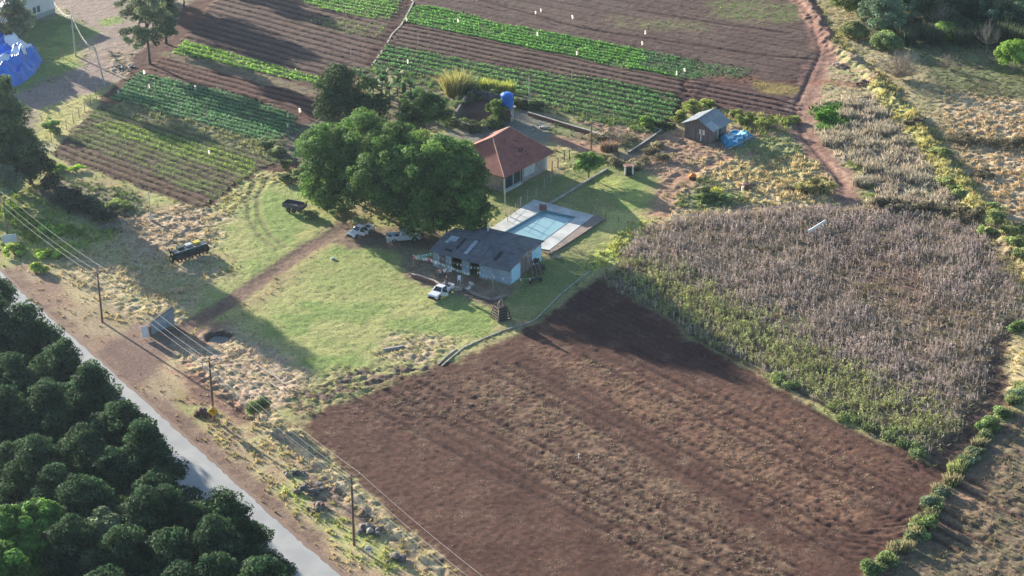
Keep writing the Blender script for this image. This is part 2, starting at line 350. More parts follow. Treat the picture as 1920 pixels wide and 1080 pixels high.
paint([(640,430),(720,430),(900,440),(860,470),(740,470),(650,450)], (.17,.125,.095), (.2,.16,.11), soft=1.5, tuf=.1, amp=.05)
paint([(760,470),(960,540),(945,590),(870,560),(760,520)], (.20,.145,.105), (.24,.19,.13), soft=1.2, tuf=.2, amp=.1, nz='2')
paint([(900,360),(1030,330),(1150,300),(1240,330),(1250,400),(1180,470),(1100,510),(1000,600),(940,600),(960,540),(1030,480),(1130,405),(1010,375),(930,410)], (.19,.22,.08), (.25,.25,.105), soft=1.2, amp=.05, tuf=.5, tc=(.24,.27,.09), th=.15, reg=3)
paint([(1110,330),(1220,335),(1245,375),(1180,400),(1120,360)], (.33,.36,.11), LAWN, soft=2, tuf=.6)
paint([(1140,390),(1230,400),(1220,420),(1170,450),(1120,430)], (.42,.36,.18), (.38,.38,.14), soft=1.5, tuf=1)
paint([(1180,420),(1240,405),(1170,480),(1110,510),(1100,490)], (.42,.44,.14), (.36,.36,.13), soft=1.5, amp=.2, tuf=4, tc=(.46,.48,.17), th=.5)
paint([(840,245),(900,240),(980,200),(1030,225),(1010,300),(840,300)], (.20,.19,.15), soft=1, tuf=.2)
# enclosed earth yard behind the house
paint([(870,185),(905,180),(950,195),(930,230),(850,225)], (.15,.085,.07), SOIL, soft=.8, tuf=.1, amp=.08)
paint([(560,240),(830,130),(870,170),(850,240),(700,260),(560,350),(520,300)], (.17,.17,.09), (.20,.16,.11), soft=2, amp=.1, tuf=1, tc=(.16,.2,.08), th=.4)
# --- vegetable ground
RA, RB = (95,285), (375,388)
paint([(95,290),(180,200),(240,130),(300,60),(400,-40),(1520,-40),(1560,110),(1490,215),(1290,200),(1240,240),(980,200),(700,130),(600,220),(560,320),(480,322),(380,392)], SOIL, SOIL2, soft=1, amp=.05, tuf=.1, tc=(.25,.2,.13), th=.2, reg=2)
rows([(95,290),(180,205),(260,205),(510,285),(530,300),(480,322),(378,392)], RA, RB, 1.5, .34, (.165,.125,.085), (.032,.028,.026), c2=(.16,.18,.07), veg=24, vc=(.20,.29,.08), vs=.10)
rows([(170,240),(210,225),(480,300),(480,322),(460,335)], RA, RB, 1.5, .02, (.20,.25,.07), (.035,.035,.025), veg=34, vc=(.30,.42,.09), vs=.12, op=.75)
rows([(95,290),(125,262),(400,375),(378,392)], RA, RB, 1.5, .02, (.15,.085,.066), (.05,.034,.03), op=.8)
paint([(190,200),(250,190),(540,265),(545,300),(500,295),(240,215)], (.26,.25,.14), (.19,.20,.09), soft=1.5, amp=.16, tuf=3, tc=(.30,.31,.15), th=.4, nz='2', veg=0)
rows([(205,185),(262,135),(440,175),(550,215),(560,245),(500,268),(350,225)], (250,150), (550,225), 1.25, .15, (.08,.13,.06), (.03,.035,.028), veg=60, vc=(.17,.33,.15), vs=.14)
rows([(270,140),(300,105),(600,180),(605,225),(560,212),(420,168)], (300,110), (600,190), 1.7, .32, SOIL2, (.045,.028,.027))
paint([(305,100),(340,95),(600,170),(600,185),(320,112)], (.26,.21,.13), (.19,.15,.10), soft=1, tuf=.8, tc=(.32,.3,.16), th=.2, nz='2')
rows([(322,100),(345,76),(610,148),(610,162)], (340,82), (600,152), 1.6, .1, (.15,.22,.06), (.03,.03,.025), veg=50, vc=(.31,.50,.11), vs=.16)
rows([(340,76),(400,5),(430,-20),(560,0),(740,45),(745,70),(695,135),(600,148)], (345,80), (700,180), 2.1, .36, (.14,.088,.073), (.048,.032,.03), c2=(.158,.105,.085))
paint([(590,30),(735,50),(725,75),(640,62),(560,40)], (.21,.20,.09), (.17,.12,.09), soft=2, tuf=.5, tc=(.26,.32,.10), th=.2, nz='2', veg=6, vc=(.2,.32,.09), vs=.16, op=.7)
rows([(545,0),(560,-40),(775,-40),(765,8),(745,40),(660,32)], (560,0), (760,38), 1.5, .2, (.13,.19,.06), (.07,.05,.04), c2=(.2,.17,.09), veg=50, vc=(.24,.42,.12), vs=.16)
line([(775,-20),(762,15),(740,55),(720,85),(690,140)], 3.2, SOILD, SOIL, soft=.8, tuf=.05, veg=0)
rows([(782,-40),(1505,-40),(1548,80),(1530,150),(1335,155),(1300,130),(960,45),(775,8)], (780,0), (1500,150), 3.3, .10, (.118,.076,.067), (.088,.055,.05), c2=(.145,.10,.085), strip=.75)
paint([(1330,5),(1420,0),(1500,10),(1500,40),(1420,45),(1330,30)], (.17,.20,.08), (.17,.12,.09), soft=3, tuf=1, tc=(.22,.28,.11), th=.25, nz='2')
paint([(1130,30),(1320,40),(1330,60),(1150,50)], (.18,.18,.09), (.16,.11,.085), soft=3, tuf=.7, tc=(.24,.26,.11), th=.25, nz='2')
for a in (((860,-10),(1100,55),(1440,105),(1545,112)), ((1200,20),(1350,45),(1480,62))):
    line(a, .9, SOILD, soft=.5, h=-.12, warp=False)
rows([(772,14),(800,10),(960,48),(1200,92),(1330,122),(1345,140),(1290,150),(1130,120),(780,46),(755,40)], (770,30), (1300,135), 1.3, .1, (.10,.17,.05), (.03,.04,.025), veg=64, vc=(.19,.38,.10), vs=.165)
paint([(1210,95),(1330,120),(1420,130),(1400,148),(1290,150),(1200,125)], (.11,.13,.07), (.10,.09,.06), soft=2, tuf=.6, tc=(.1,.17,.08), th=.2, op=.7, veg=14, vc=(.10,.22,.09), vs=.16)
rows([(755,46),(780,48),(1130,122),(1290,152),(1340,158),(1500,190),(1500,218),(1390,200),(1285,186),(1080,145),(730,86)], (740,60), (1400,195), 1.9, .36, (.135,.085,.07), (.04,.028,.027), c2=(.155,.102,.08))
rows([(1290,150),(1345,143),(1500,178),(1495,222),(1400,208),(1290,185)], (740,60), (1400,195), 1.9, .12, (.135,.078,.072), (.035,.025,.025), op=.8)
rows([(725,86),(960,128),(1130,150),(1285,186),(1250,232),(1210,238),(980,190),(840,150),(700,126)], (740,60), (1400,195), 1.9, .34, (.11,.13,.06), (.03,.027,.025), c2=(.12,.11,.06), veg=44, vc=(.16,.32,.115), vs=.14)
line([(1290,150),(1284,190),(1250,240)], 1.4, SOILD, SOIL, soft=.5, tuf=0, h=-.15, veg=0)
line([(1345,148),(1300,185),(1285,190)], 1.2, SOILD, soft=.5, veg=0)
line([(700,130),(980,196),(1230,245)], 3, (.16,.18,.08), (.14,.15,.07), tuf=3, tc=(.17,.24,.09), th=.6, veg=0)
paint([(1330,140),(1420,142),(1440,160),(1350,158)], RED, SOIL2, soft=2, tuf=.3, op=.8)
paint([(1410,150),(1500,160),(1490,182),(1420,175)], (.33,.26,.09), (.25,.19,.08), soft=2, tuf=1.5, tc=(.42,.34,.12), th=.25, op=.9)
line([(820,130),(960,195)], 2.2, (.25,.20,.13), soft=1, tuf=.4)
paint([(520,250),(600,222),(640,260),(590,300),(530,300)], (.15,.15,.11), (.20,.16,.12), soft=2, tuf=1, tc=(.2,.22,.12), amp=.1, nz='2')
# --- dirt tracks on the right
line([(1470,-40),(1530,40),(1548,95),(1525,150),(1497,200),(1512,255),(1552,300),(1588,345),(1588,385)], 4.2, (.22,.13,.10), (.28,.175,.135), soft=1.2, tuf=0, amp=.035, h=-.2, hw=2, reg=5)
line([(1522,55),(1540,95),(1520,145)], 3.0, (.18,.105,.085), soft=1.2, tuf=0, op=.8)
line([(1520,150),(1600,158),(1620,155)], 2.5, RED, soft=1.5, op=.8, tuf=.2)
line([(1465,-40),(1522,40),(1540,95),(1515,150),(1490,200),(1505,255),(1545,300),(1580,345)], .6, (.17,.095,.075), h=-.14, hw=.4, warp=False, soft=.4)
line([(1560,300),(1600,350)], .8, (.42,.27,.19), soft=.5)
line([(1228,400),(1245,355),(1285,325),(1330,305),(1420,285)], 1.2, (.36,.21,.14), REDL, soft=.7, tuf=0, amp=.05, h=-.1)
line([(1245,405),(1265,360),(1300,325),(1330,310)], 1.3, (.25,.15,.105), (.32,.2,.14), soft=.7, tuf=0, amp=.05, h=-.12)
line([(1235,402),(1256,358),(1295,325),(1345,303)], 5, (.38,.24,.16), soft=2.2, op=.55, tuf=.3)
line([(1200,432),(1280,402),(1400,393),(1560,380),(1600,383)], 1.8, (.34,.24,.14), (.42,.35,.2), soft=1.2, tuf=1.5, tc=(.5,.45,.22), th=.3)
# --- tall dry corn
cornp = [(1135,512),(1165,470),(1210,430),(1285,405),(1400,397),(1560,386),(1700,388),(1800,405),(1865,450),(1905,510),(1915,580),(1905,620),(1885,650),(1872,710),(1830,775),(1800,830),(1760,862),(1640,812),(1480,722),(1300,628),(1190,562),(1112,522)]
paint(cornp, (.17,.125,.095), (.15,.13,.08), soft=1.0, amp=.10, tuf=1.5, tc=(.30,.25,.17), th=.5, reg=4, corn=1, nz='2')
paint([(1560,430),(1700,470),(1800,560),(1830,600),(1700,590),(1560,500)], (.17,.10,.075), soft=5, op=.7)
line([(1905,610),(1880,650),(1878,720),(1830,790),(1795,850),(1760,880)], 3.2, (.10,.065,.052), (.15,.10,.07), soft=1, tuf=.3, amp=.12, h=-.3, corn=0)
line([(1600,383),(1700,388),(1840,420),(1880,470),(1930,560)], 2.5, (.19,.13,.09), (.25,.2,.12), soft=1, tuf=2, tc=(.36,.33,.18), th=.5, corn=0)
# --- lower right weedy field
paint([(2050,640),(1915,760),(1860,810),(1800,880),(1745,965),(1640,1085),(1600,1150),(2050,1150)], (.20,.145,.10), (.165,.14,.085), soft=1.2, amp=.12, tuf=1.6, tc=(.24,.20,.125), th=.35, nz='2')
paint([(1780,900),(1850,880),(1850,960),(1760,1000)], (.27,.17,.11), soft=4, op=.8)
line([(1925,600),(1905,680),(1930,760)], 2.5, (.45,.36,.2), soft=1, tuf=2, tc=(.5,.44,.2))
# --- ploughed field
plough = [(556,792),(600,770),(650,756),(720,715),(820,690),(930,642),(1005,604),(1105,528),(1120,522),(1190,568),(1300,636),(1410,703),(1520,768),(1640,822),(1740,868),(1772,880),(1740,950),(1655,1045),(1610,1110),(900,1130),(800,1030),(640,880)]
paint(plough, (.105,.060,.046), (.128,.075,.056), soft=1.2, amp=.10, tuf=.35, tc=(.34,.25,.19), th=.13, reg=1)
def band(pts, **k): paint(pts, warp=True, **k)
band([(830,715),(960,690),(1500,1060),(1480,1120),(1280,1120)], c1=(.225,.16,.105), c2=(.13,.08,.06), soft=3, amp=.2, tuf=5, tc=(.38,.30,.215), th=.17, nz='2', op=1.0)
band([(1000,650),(1180,690),(1640,900),(1620,980),(1500,1000)], c1=(.24,.155,.10), c2=(.145,.085,.062), soft=3, amp=.18, tuf=4.2, tc=(.40,.31,.22), th=.16, nz='2', op=1.0)
band([(1180,700),(1420,740),(1700,870),(1600,930)], c1=(.205,.125,.084), c2=(.14,.08,.06), soft=4, amp=.16, tuf=2, tc=(.40,.31,.22), th=.16, nz='2', op=.7)
band([(620,760),(820,700),(900,790),(760,800)], c1=(.12,.07,.055), c2=(.16,.105,.075), soft=4, amp=.22, tuf=2.6, tc=(.30,.24,.17), th=.25, nz='2', op=.8)
paint([(1000,604),(1105,528),(1190,568),(1400,700),(1260,690),(1120,640)], (.082,.047,.040), (.10,.058,.048), soft=2.5, amp=.06, tuf=.25)  # smoother soil, with the big trees' long shadow painted into its tone
paint([(540,745),(620,690),(720,690),(840,680),(800,700),(640,745),(560,790)], (.27,.26,.12), (.17,.12,.09), soft=1.5, amp=.2, tuf=1.6, tc=(.34,.33,.15), th=.3, nz='2', lo=.46, hi=.54)
for off in range(-3, 8):
    if off in (0, 3, 6): continue
    a = (850+off*62, 700-off*12+abs(off)*4); b = (a[0]+700, a[1]+365)
    line([a, b], .8, (.065,.038,.032), soft=.5, h=-.12, hw=.4, warp=False, op=.9, tuf=.1); line([(a[0]+22, a[1]-10), (b[0]+22, b[1]-10)], .6, (.07,.04,.034), soft=.5, h=-.10, hw=.35, warp=False, op=.8, tuf=.1)
# curved turning marks at the field's right end
cx, cy = G(1625, 935)[:2]
w = window(GA([(1500,850),(1780,850),(1780,1080),(1500,1080)]), 2)
rr = np.hypot(X[w]-cx, (Y[w]-cy)*.8)+(N1[w]-.5)*2.4+(N2[w]-.5)*.5; ang = np.arctan2(Y[w]-cy, X[w]-cx)
mk = (rr > 2.5) & (rr < 9.5) & (ang > -2.6) & (ang < 1.0) & (REG[w] == 1)
rp = np.where(mk, np.cos(rr*2*math.pi/.8), 0)*np.clip(N2[w]*4-1.2, 0, 1)
HT[w] += rp*.05; COL[w] *= (1+rp*.18)[..., None]; TUF[w] = np.where(mk, .15, TUF[w])
# --- road verge, drive, yard entrance
line([(20,520),(170,652),(305,775),(445,900),(570,1012),(680,1110)], 4.6, (.18,.118,.093), (.25,.175,.13), soft=1.0, tuf=.15, amp=.05, reg=5)
paint([(20,500),(60,490),(200,600),(330,700),(330,760),(290,745),(150,625)], (.27,.18,.13), (.33,.26,.17), soft=1.5, tuf=.8, tc=(.42,.34,.2), th=.25, amp=.1)
paint([(250,600),(345,620),(330,660),(300,690),(250,720),(190,660)], (.18,.122,.10), (.23,.16,.125), soft=1.5, tuf=.05, amp=.04)
paint([(300,665),(380,665),(520,790),(480,790),(400,770),(300,700)], (.36,.22,.15), (.42,.34,.2), soft=1.5, amp=.3, tuf=1.2, tc=(.5,.42,.27), th=.3, nz='2')
paint([(390,780),(480,775),(560,810),(700,950),(860,1080),(900,1130),(720,1130),(560,970),(450,860),(380,800)], (.42,.36,.2), (.36,.26,.17), soft=1.5, amp=.25, tuf=3, tc=(.48,.42,.22), th=.35, nz='2')
paint([(540,880),(640,950),(760,1050),(720,1080),(620,1010),(520,910)], (.36,.38,.14), (.42,.36,.2), soft=2, amp=.2, tuf=3, tc=(.44,.46,.18), th=.35, nz='2')
paint([(560,880),(620,900),(720,980),(700,1010),(640,980),(570,920)], (.20,.14,.11), (.36,.28,.18), soft=1.2, amp=.45, tuf=1, nz='2')
paint([(330,690),(400,720),(480,790),(430,790),(350,740)], (.17,.10,.08), (.3,.19,.13), soft=1.5, amp=.4, tuf=.5, nz='2')
paint([(90,520),(180,500),(260,600),(180,610)], (.38,.31,.18), (.3,.24,.15), soft=2, amp=.14, tuf=2, tc=(.48,.40,.23))
line([(335,620),(420,573),(500,518),(580,463),(650,428)], 2.7, (.165,.108,.083), (.20,.135,.10), warp=False, soft=.8, tuf=.02, amp=.04, h=-.12, hw=1.4, reg=5)
paint([(600,440),(640,415),(700,430),(690,460),(640,470)], (.25,.19,.13), (.19,.14,.10), soft=1.2, tuf=.05)
paint([(345,625),(400,600),(430,610),(400,650),(350,650)], (.27,.17,.12), soft=1.2, op=.8, tuf=.3)
for a in (((478,340),(464,375),(468,410),(490,445),(520,468)), ((500,335),(483,372),(486,405),(506,440),(535,462))):
    line(a, .75, (.20,.19,.085), soft=.5, h=-.10, hw=.4, op=.8, warp=False)
for a in (((415,505),(440,520)), ((1120,345),(1180,362)), ((1130,360),(1175,378))): line(a, .5, (.16,.14,.08), soft=.5, op=.6)
# pond pit by the drive, pool pit
pc = G(410, 632); d = np.hypot((X-pc.x)/1.35, (Y-pc.y)/1.25); HT -= .8*np.clip(1.25-d, 0, 1)
COL[:] = np.where((d < 1.3)[..., None], np.array((.10,.07,.055)), COL); TUF[d < 1.4] = 0
# --- relief
bump = fbm(X*1.35, Y*1.35, 3)-.5; fine = fbm(X*2.9+9, Y*2.9, 5, 2)-.5
mid = fbm(X*2.1+31, Y*2.1, 2, 3)-.5
PL = ((REG == 1) | (REG == 4))*1.0
HT += AMP*(bump*2.6*(1-.85*PL)+mid*.4*PL+fine*(1.5-.4*PL))
ta = GA([(850,700),(1550,1065)]); td = ta[1]-ta[0]; td /= np.linalg.norm(td); tq = (X-ta[0,0])*-td[1]+(Y-ta[0,1])*td[0]+(N1-.5)*.5
tw = np.cos(tq*2*math.pi/1.15)*(REG == 1)*np.clip(fbm(X*.12, Y*.12, 2)*3-.8, .15, 1); HT += tw*.035; COL *= (1+.12*tw)[..., None]
HT += (N3-.5)*.5*np.clip((Y-150)/50, 0, 1)*0
COL *= np.where((REG == 1) | (REG == 2), .74, 1.0)[..., None]*np.where((REG == 1)[..., None], np.array((1.05, .95, .96)), 1.0)
COL *= (1+.28*(fbm(X*.5+3, Y*.5, 1)-.5)+.25*fine)[..., None]; np.clip(COL, .01, .7, COL)
# flat pads under pool, buildings
def flat(pts, z=0.0, soft=.6):
    poly = GA(pts); w = window(poly, 3); m = np.clip(sdf(poly, X[w], Y[w])/soft+1, 0, 1)
    HT[w] = HT[w]*(1-m)+z*m; TUF[w] *= (1-m)
POOLDECK = [(1001,377),(1112,405),(1030,468),(905,436)]
flat(POOLDECK, -.02); flat([(1010,393),(1084,408),(1024,452),(930,436)], -2.2, .3)
flat([(800,497),(955,538),(1028,490),(880,455)], -.02); flat([(870,300),(948,356),(1034,302),(950,262)], -.02)
flat([(1283,258),(1333,270),(1362,252),(1310,240)], -.02)
# road bed stays just under the asphalt
rw, rd = pathd([(-60,440),(38,545),(165,655),(302,778),(440,902),(562,1012),(650,1085),(720,1150)], 10, warp=False)
ROADP = GA([(-60,440),(38,545),(165,655),(302,778),(440,902),(562,1012),(650,1085),(720,1150)])
HT[rw] = np.where(rd < 8, HT[rw]*np.clip((rd-7)/1.0, 0, 1), HT[rw])

def hgt(x, y):
    i = np.clip(np.round((np.asarray(y)-ys[0])/ST).astype(int), 0, SH[0]-1); j = np.clip(np.round((np.asarray(x)-xs[0])/ST).astype(int), 0, SH[1]-1)
    return HT[i, j]
idx = np.arange(SH[0]*SH[1]).reshape(SH)
F = np.stack([idx[:-1, :-1], idx[:-1, 1:], idx[1:, 1:], idx[1:, :-1]], -1)
fs = seen[:-1, :-1] & seen[1:, 1:] & seen[:-1, 1:] & seen[1:, :-1]
freg = REG[:-1, :-1]
VV = np.stack([X, Y, HT], -1).reshape(-1, 3); CC = COL.reshape(-1, 3)
for rid, nm in ((0, 'ground'), (1, 'ploughed_field'), (2, 'vegetable_field'), (3, 'lawn'), (4, 'corn_field'), (5, 'dirt_track')):
    ff = F[fs & (freg == rid)]; used, inv = np.unique(ff, return_inverse=True)
    if not len(ff): continue
    o = fast_mesh(nm, VV[used], inv.reshape(-1, 4), {1: M_SOIL, 2: M_BEDS}.get(rid, M_GROUND), None, CC[used], True); tag(o, kind='structure')
# far land to the horizon, just under the relief
m = mat("far_land", (.20,.19,.10), (.28,.23,.14), .02, .95)
B = 4000; mb = MB()
x0 = 400
o = mb.quad((-B,-B,-2.6),(B,-B,-2.6),(B,B,-2.6),(-B,B,-2.6)).build('terrain', m); tag(o, kind='structure')

# ------------------------------------------------------------------ asphalt road: right edge surveyed, six metres wide to the left
M_ASPH = mat("worn_asphalt", (.35,.36,.36), (.42,.425,.415), .35, 1.0, .01, 30, spec=.05)
M_LINE = mat("faded_line", (.62,.60,.52), (.42,.41,.38), 4, .8)
def strip(P, o0, o1, z, name, mt, dash=None):
    mb = MB(); n = []
    for i in range(len(P)):
        d = P[min(i+1, len(P)-1)]-P[max(i-1, 0)]; d /= np.linalg.norm(d); n.append(np.array((d[1], -d[0])))
    for i in range(len(P)-1):
        mb.quad((*(P[i]+n[i]*o0), z), (*(P[i+1]+n[i+1]*o0), z), (*(P[i+1]+n[i+1]*o1), z), (*(P[i]+n[i]*o1), z))
    return mb.build(name, mt)
PP = []
for i in range(len(ROADP)-1):
    for k in range(6): PP.append(ROADP[i]+(ROADP[i+1]-ROADP[i])*k/6)
PP = np.array(PP+[ROADP[-1]])
o = strip(PP, 0, 6.6, .05, 'road', M_ASPH); tag(o, kind='structure')
mb = MB(); rq = random.Random(5); wv = [.08+.22*rq.random() for _ in PP]
for i in range(len(PP)-1):
    for k in range(4):
        a = PP[i]+(PP[i+1]-PP[i])*k/4; c = PP[i]+(PP[i+1]-PP[i])*(k+1)/4; d = PP[i+1]-PP[i]; d = d/np.linalg.norm(d); nn = np.array((d[1], -d[0])); w0 = wv[i] if k == 0 else w1; w1 = .08+.22*rq.random() if k < 3 else wv[i+1]
        mb.quad((*(a-nn*.25), .054), (*(c-nn*.25), .054), (*(c+nn*w1), .054), (*(a+nn*w0), .054))
mb.build('road_edge', mat("dusty_edge", (.24,.155,.115), (.20,.15,.125), 3, .95))['kind'] = 'structure'

# ------------------------------------------------------------------ scattered plants, each kind one uncountable mass
def scatter(dens, kcap, rs):
    """points by density per square metre over the seen ground"""
    lam = (dens*ST*ST*seen).ravel(); n = rs.poisson(np.clip(lam, 0, 8)); ii = np.repeat(np.arange(lam.size), n)
    if len(ii) > kcap: ii = rs.choice(ii, kcap, False)
    i, j = np.unravel_index(ii, SH); x = xs[j]+(rs.random(len(ii))-.5)*ST; y = ys[i]+(rs.random(len(ii))-.5)*ST
    return x, y, HT[i, j], i, j
def tufts(name, dens, kcap, label, cat, seed, blades=5, wide=.05, lean=.6):
    rs = np.random.default_rng(seed); x, y, z, i, j = scatter(dens, kcap, rs); n = len(x)
    h = TH[i, j]*(.5+rs.random(n)*.9); c = TC[i, j]*(.62+.7*rs.random((n, 1)))*(1+.12*(rs.random((n, 3))-.5))
    V = np.zeros((n, blades, 3, 3)); C = np.zeros((n, blades, 3, 3))
    for b in range(blades):
        a = rs.random(n)*6.283; r = rs.random(n)*.5*h; ox, oy = np.cos(a)*r*.6, np.sin(a)*r*.6
        ta = rs.random(n)*6.283; w = wide*(.6+rs.random(n))*np.clip(h/.3, .6, 2.2)
        V[:, b, 0] = np.stack([x+ox-np.cos(ta)*w, y+oy-np.sin(ta)*w, z-.03], -1); V[:, b, 1] = np.stack([x+ox+np.cos(ta)*w, y+oy+np.sin(ta)*w, z-.03], -1)
        V[:, b, 2] = np.stack([x+ox*1.5+np.cos(a)*h*lean*rs.random(n), y+oy*1.5+np.sin(a)*h*lean*rs.random(n), z+h*(.6+.4*rs.random(n))], -1)
        C[:, b, :] = (c*(.8+.4*rs.random((n, 1))))[:, None, :]
    V = V.reshape(-1, 3); o = fast_mesh(name, V, np.arange(len(V)).reshape(-1, 3), M_DRY, None, C.reshape(-1, 3)); return tag(o, label, cat, kind='stuff')
nongreen = (TC[..., 0] >= TC[..., 1]*1.02)
cl = np.clip((fbm(X*.8, Y*.8, 5)-.36)*5, .1, 1.8)
inpl = (REG == 1) | (REG == 4)
offroad = np.ones(SH); q_ = rd < 0; rm = np.ones(SH); rm[rw] = np.where(sdf(np.array(list(ROADP)+[(p[0]-6.9, p[1]-3.2) for p in ROADP[::-1]]), X[rw], Y[rw]) > -.2, 0, 1)
TUF *= rm; VEG *= rm
tufts('dry_grass', np.where(nongreen & ~inpl, TUF, 0)*cl*1.3, 95000, 'tussocks of straw coloured dry grass over the rough ground', 'dry grass', 11)
tufts('grass', np.where(~nongreen & ~inpl, TUF, 0)*cl*1.5, 60000, 'green and yellowish grass growing in tufts on banks and lawns', 'grass', 12)
tufts('crop_residue', np.where(inpl, TUF, 0)*np.clip((fbm(X*.9, Y*.9, 5)-.42)*9, .05, 3)*2.2, 90000, 'pale crop residue scattered over the ploughed red soil', 'crop residue', 13, 4, .036, 1.6)
# vegetable leaves
def leaf_quads(P, Nn, s, asp, rs):
    n = len(P); a = rs.normal(size=(n, 3)); t = np.cross(Nn, a); t /= np.linalg.norm(t, axis=1)[:, None]+1e-9; b = np.cross(Nn, t)
    s = np.broadcast_to(np.asarray(s, float), (n,))[:, None]
    V = np.stack([P-t*s, P+b*s*asp, P+t*s, P-b*s*asp], 1).reshape(-1, 3); return V, np.arange(4*n).reshape(-1, 4)
rs = np.random.default_rng(21)
x, y, z, i, j = scatter(VEG*np.clip((fbm(X*.6, Y*.6, 3)-.3)*6, .15, 1.1), 420000, rs); n = len(x)
s = VS[i, j]*(.5+rs.random(n)*.8); Nn = rs.normal(size=(n, 3))*.55+np.array((0, 0, 1)); Nn /= np.linalg.norm(Nn, axis=1)[:, None]
P = np.stack([x, y, z+s*(.3+rs.random(n)*1.1)], -1); V, Fq = leaf_quads(P, Nn, s, .55, rs)
c = VC[i, j]*(.6+.75*rs.random((n, 1)))*(1+.15*(rs.random((n, 3))-.5))*(.8+.5*N1[i, j])[:, None]
o = fast_mesh('vegetable_leaves', V, Fq, M_LEAF, None, np.repeat(c, 4, 0)); tag(o, 'green vegetable crop leaves growing along the raised beds', 'vegetable crop', kind='stuff')
# corn stalks
def corn(name, dens, kcap, label, seed, c1, c2, hh, leaves, lsize, cat):
    rs = np.random.default_rng(seed); x, y, z, i, j = scatter(dens, kcap, rs); n = len(x)
    h = hh*(.55+.55*rs.random(n)); cc = np.array(c1)+(np.array(c2)-np.array(c1))*rs.random((n, 1)); cc *= (.6+.7*rs.random((n, 1)))*(.75+.5*N1[i, j])[:, None]
    la = rs.random(n)*6.283; ll = rs.random(n)**2*.5*h; tx, ty = x+np.cos(la)*ll, y+np.sin(la)*ll
    Vs = []; Cs = []; w = .022+.016*rs.random(n)
    for k in range(2):
        a = rs.random(n)*3.14+k*1.57; dx, dy = np.cos(a)*w, np.sin(a)*w
        q = np.stack([np.stack([x-dx, y-dy, z-.05], -1), np.stack([x+dx, y+dy, z-.05], -1), np.stack([tx+dx*.6, ty+dy*.6, z+h], -1), np.stack([tx-dx*.6, ty-dy*.6, z+h], -1)], 1)
        Vs.append(q); Cs.append(np.repeat(cc[:, None], 4, 1)*1.15)
    for k in range(leaves):
        f = .25+.7*rs.random(n); bx, by, bz = x+(tx-x)*f, y+(ty-y)*f, z+h*f; a = rs.random(n)*6.283; L = lsize*(.5+rs.random(n)); dz = L*(rs.random(n)*1.1-.75); lw = .055
        dx, dy = np.cos(a)*L, np.sin(a)*L; nx, ny = -np.sin(a)*lw, np.cos(a)*lw
        q = np.stack([np.stack([bx, by, bz-.02], -1), np.stack([bx+dx*.5+nx, by+dy*.5+ny, bz+dz*.2+.1], -1), np.stack([bx+dx, by+dy, bz+dz], -1), np.stack([bx+dx*.5-nx, by+dy*.5-ny, bz+dz*.2+.06], -1)], 1)
        Vs.append(q); Cs.append(np.repeat((cc*(.7+.6*rs.random((n, 1))))[:, None], 4, 1))
    V = np.concatenate(Vs).reshape(-1, 3); C = np.concatenate(Cs).reshape(-1, 3)
    o = fast_mesh(name, V, np.arange(len(V)).reshape(-1, 4), M_DRY, None, C); return tag(o, label, cat, kind='stuff')
greenp = GA([(1118,520),(1180,490),(1250,500),(1420,590),(1560,670),(1720,760),(1810,800),(1790,850),(1755,866),(1640,815),(1480,724),(1300,630),(1190,566)])
gm = np.clip(sdf(greenp, WX, WY)/7+.5, 0, 1)*CORN
ra_ = GA([(1135,512),(1760,862)]); rd_ = ra_[1]-ra_[0]; rd_ /= np.linalg.norm(rd_)
q_r = ((X-ra_[0,0])*-rd_[1]+(Y-ra_[0,1])*rd_[0]+(N1-.5)*.8)/.95; rowmod = .3+1.4*(np.abs(q_r-np.floor(q_r)-.5) < .28)
lodg = np.clip(sdf(GA([(1560,460),(1680,500),(1780,570),(1860,600),(1850,640),(1700,640),(1600,560)]), WX, WY)/3+.5, 0, 1)
corn('dry_corn', CORN*(1-gm*.93)*(1-.7*lodg)*np.clip((fbm(X*.45, Y*.45, 2)-.25)*3.2,   .3, 1.5)*rowmod*7.5, 50000, 'pale dry corn stalks left standing in the big field', 31, (.50,.43,.39), (.36,.305,.28), 1.0, 2, .24, 'corn')
corn('green_crop', gm*6.5*np.clip((fbm(X*.7, Y*.7, 4)-.25)*3.5, .3, 1.5), 22000, 'yellowish green crop growing in a strip along the corn field', 32, (.42,.44,.185), (.33,.35,.185), 1.0, 5, .27, 'crop')
# ------------------------------------------------------------------ materials of the built things
def P3(px, py, z=0): return G(px, py, z)
def on(px, py): g = G(px, py); return Vector((g.x, g.y, float(hgt(g.x, g.y))))
M_TILE = mat("clay_roof_tiles", (.38,.145,.112), (.29,.108,.09), 1.3, .9, .02, 9, wave=('DIAGONAL', 2.2, .04))
M_RIDGE = mat("ridge_mortar", (.42,.26,.21), (.33,.19,.15), 3, .9)
M_WALLW = mat("painted_wall", (.56,.57,.56), (.42,.43,.42), 1.1, .85, .01, 20)
M_BRICK = mat("brick_wall", (.26,.13,.10), (.18,.10,.085), 3, .9, .02, 14)
M_DARK = mat("dark_opening", (.02,.022,.026), (.035,.03,.03), 3, .6)
M_GLASS = mat("window_glass", (.03,.04,.05), (.05,.06,.07), 2, .12, spec=.6)
M_BLUEW = mat("pale_blue_panel", (.40,.50,.58), (.30,.38,.46), .9, .8, .01, 15)
M_DOORB = mat("light_blue_sheet", (.50,.76,.88), (.44,.68,.82), 1.5, .6)
M_BOARD = mat("weathered_boards", (.27,.22,.20), (.16,.13,.12), 2.2, .9, .02, 10, wave=('X', 1.6, .03), stretch=(3,3,.4))
M_PINKW = mat("stained_plaster", (.46,.38,.35), (.27,.20,.18), 1.6, .9, .02, 9)
M_DROOF = mat("dark_fibre_sheets", (.115,.122,.14), (.17,.178,.195), .9, .75, .015, 8, wave=('X', 2.4, .05))
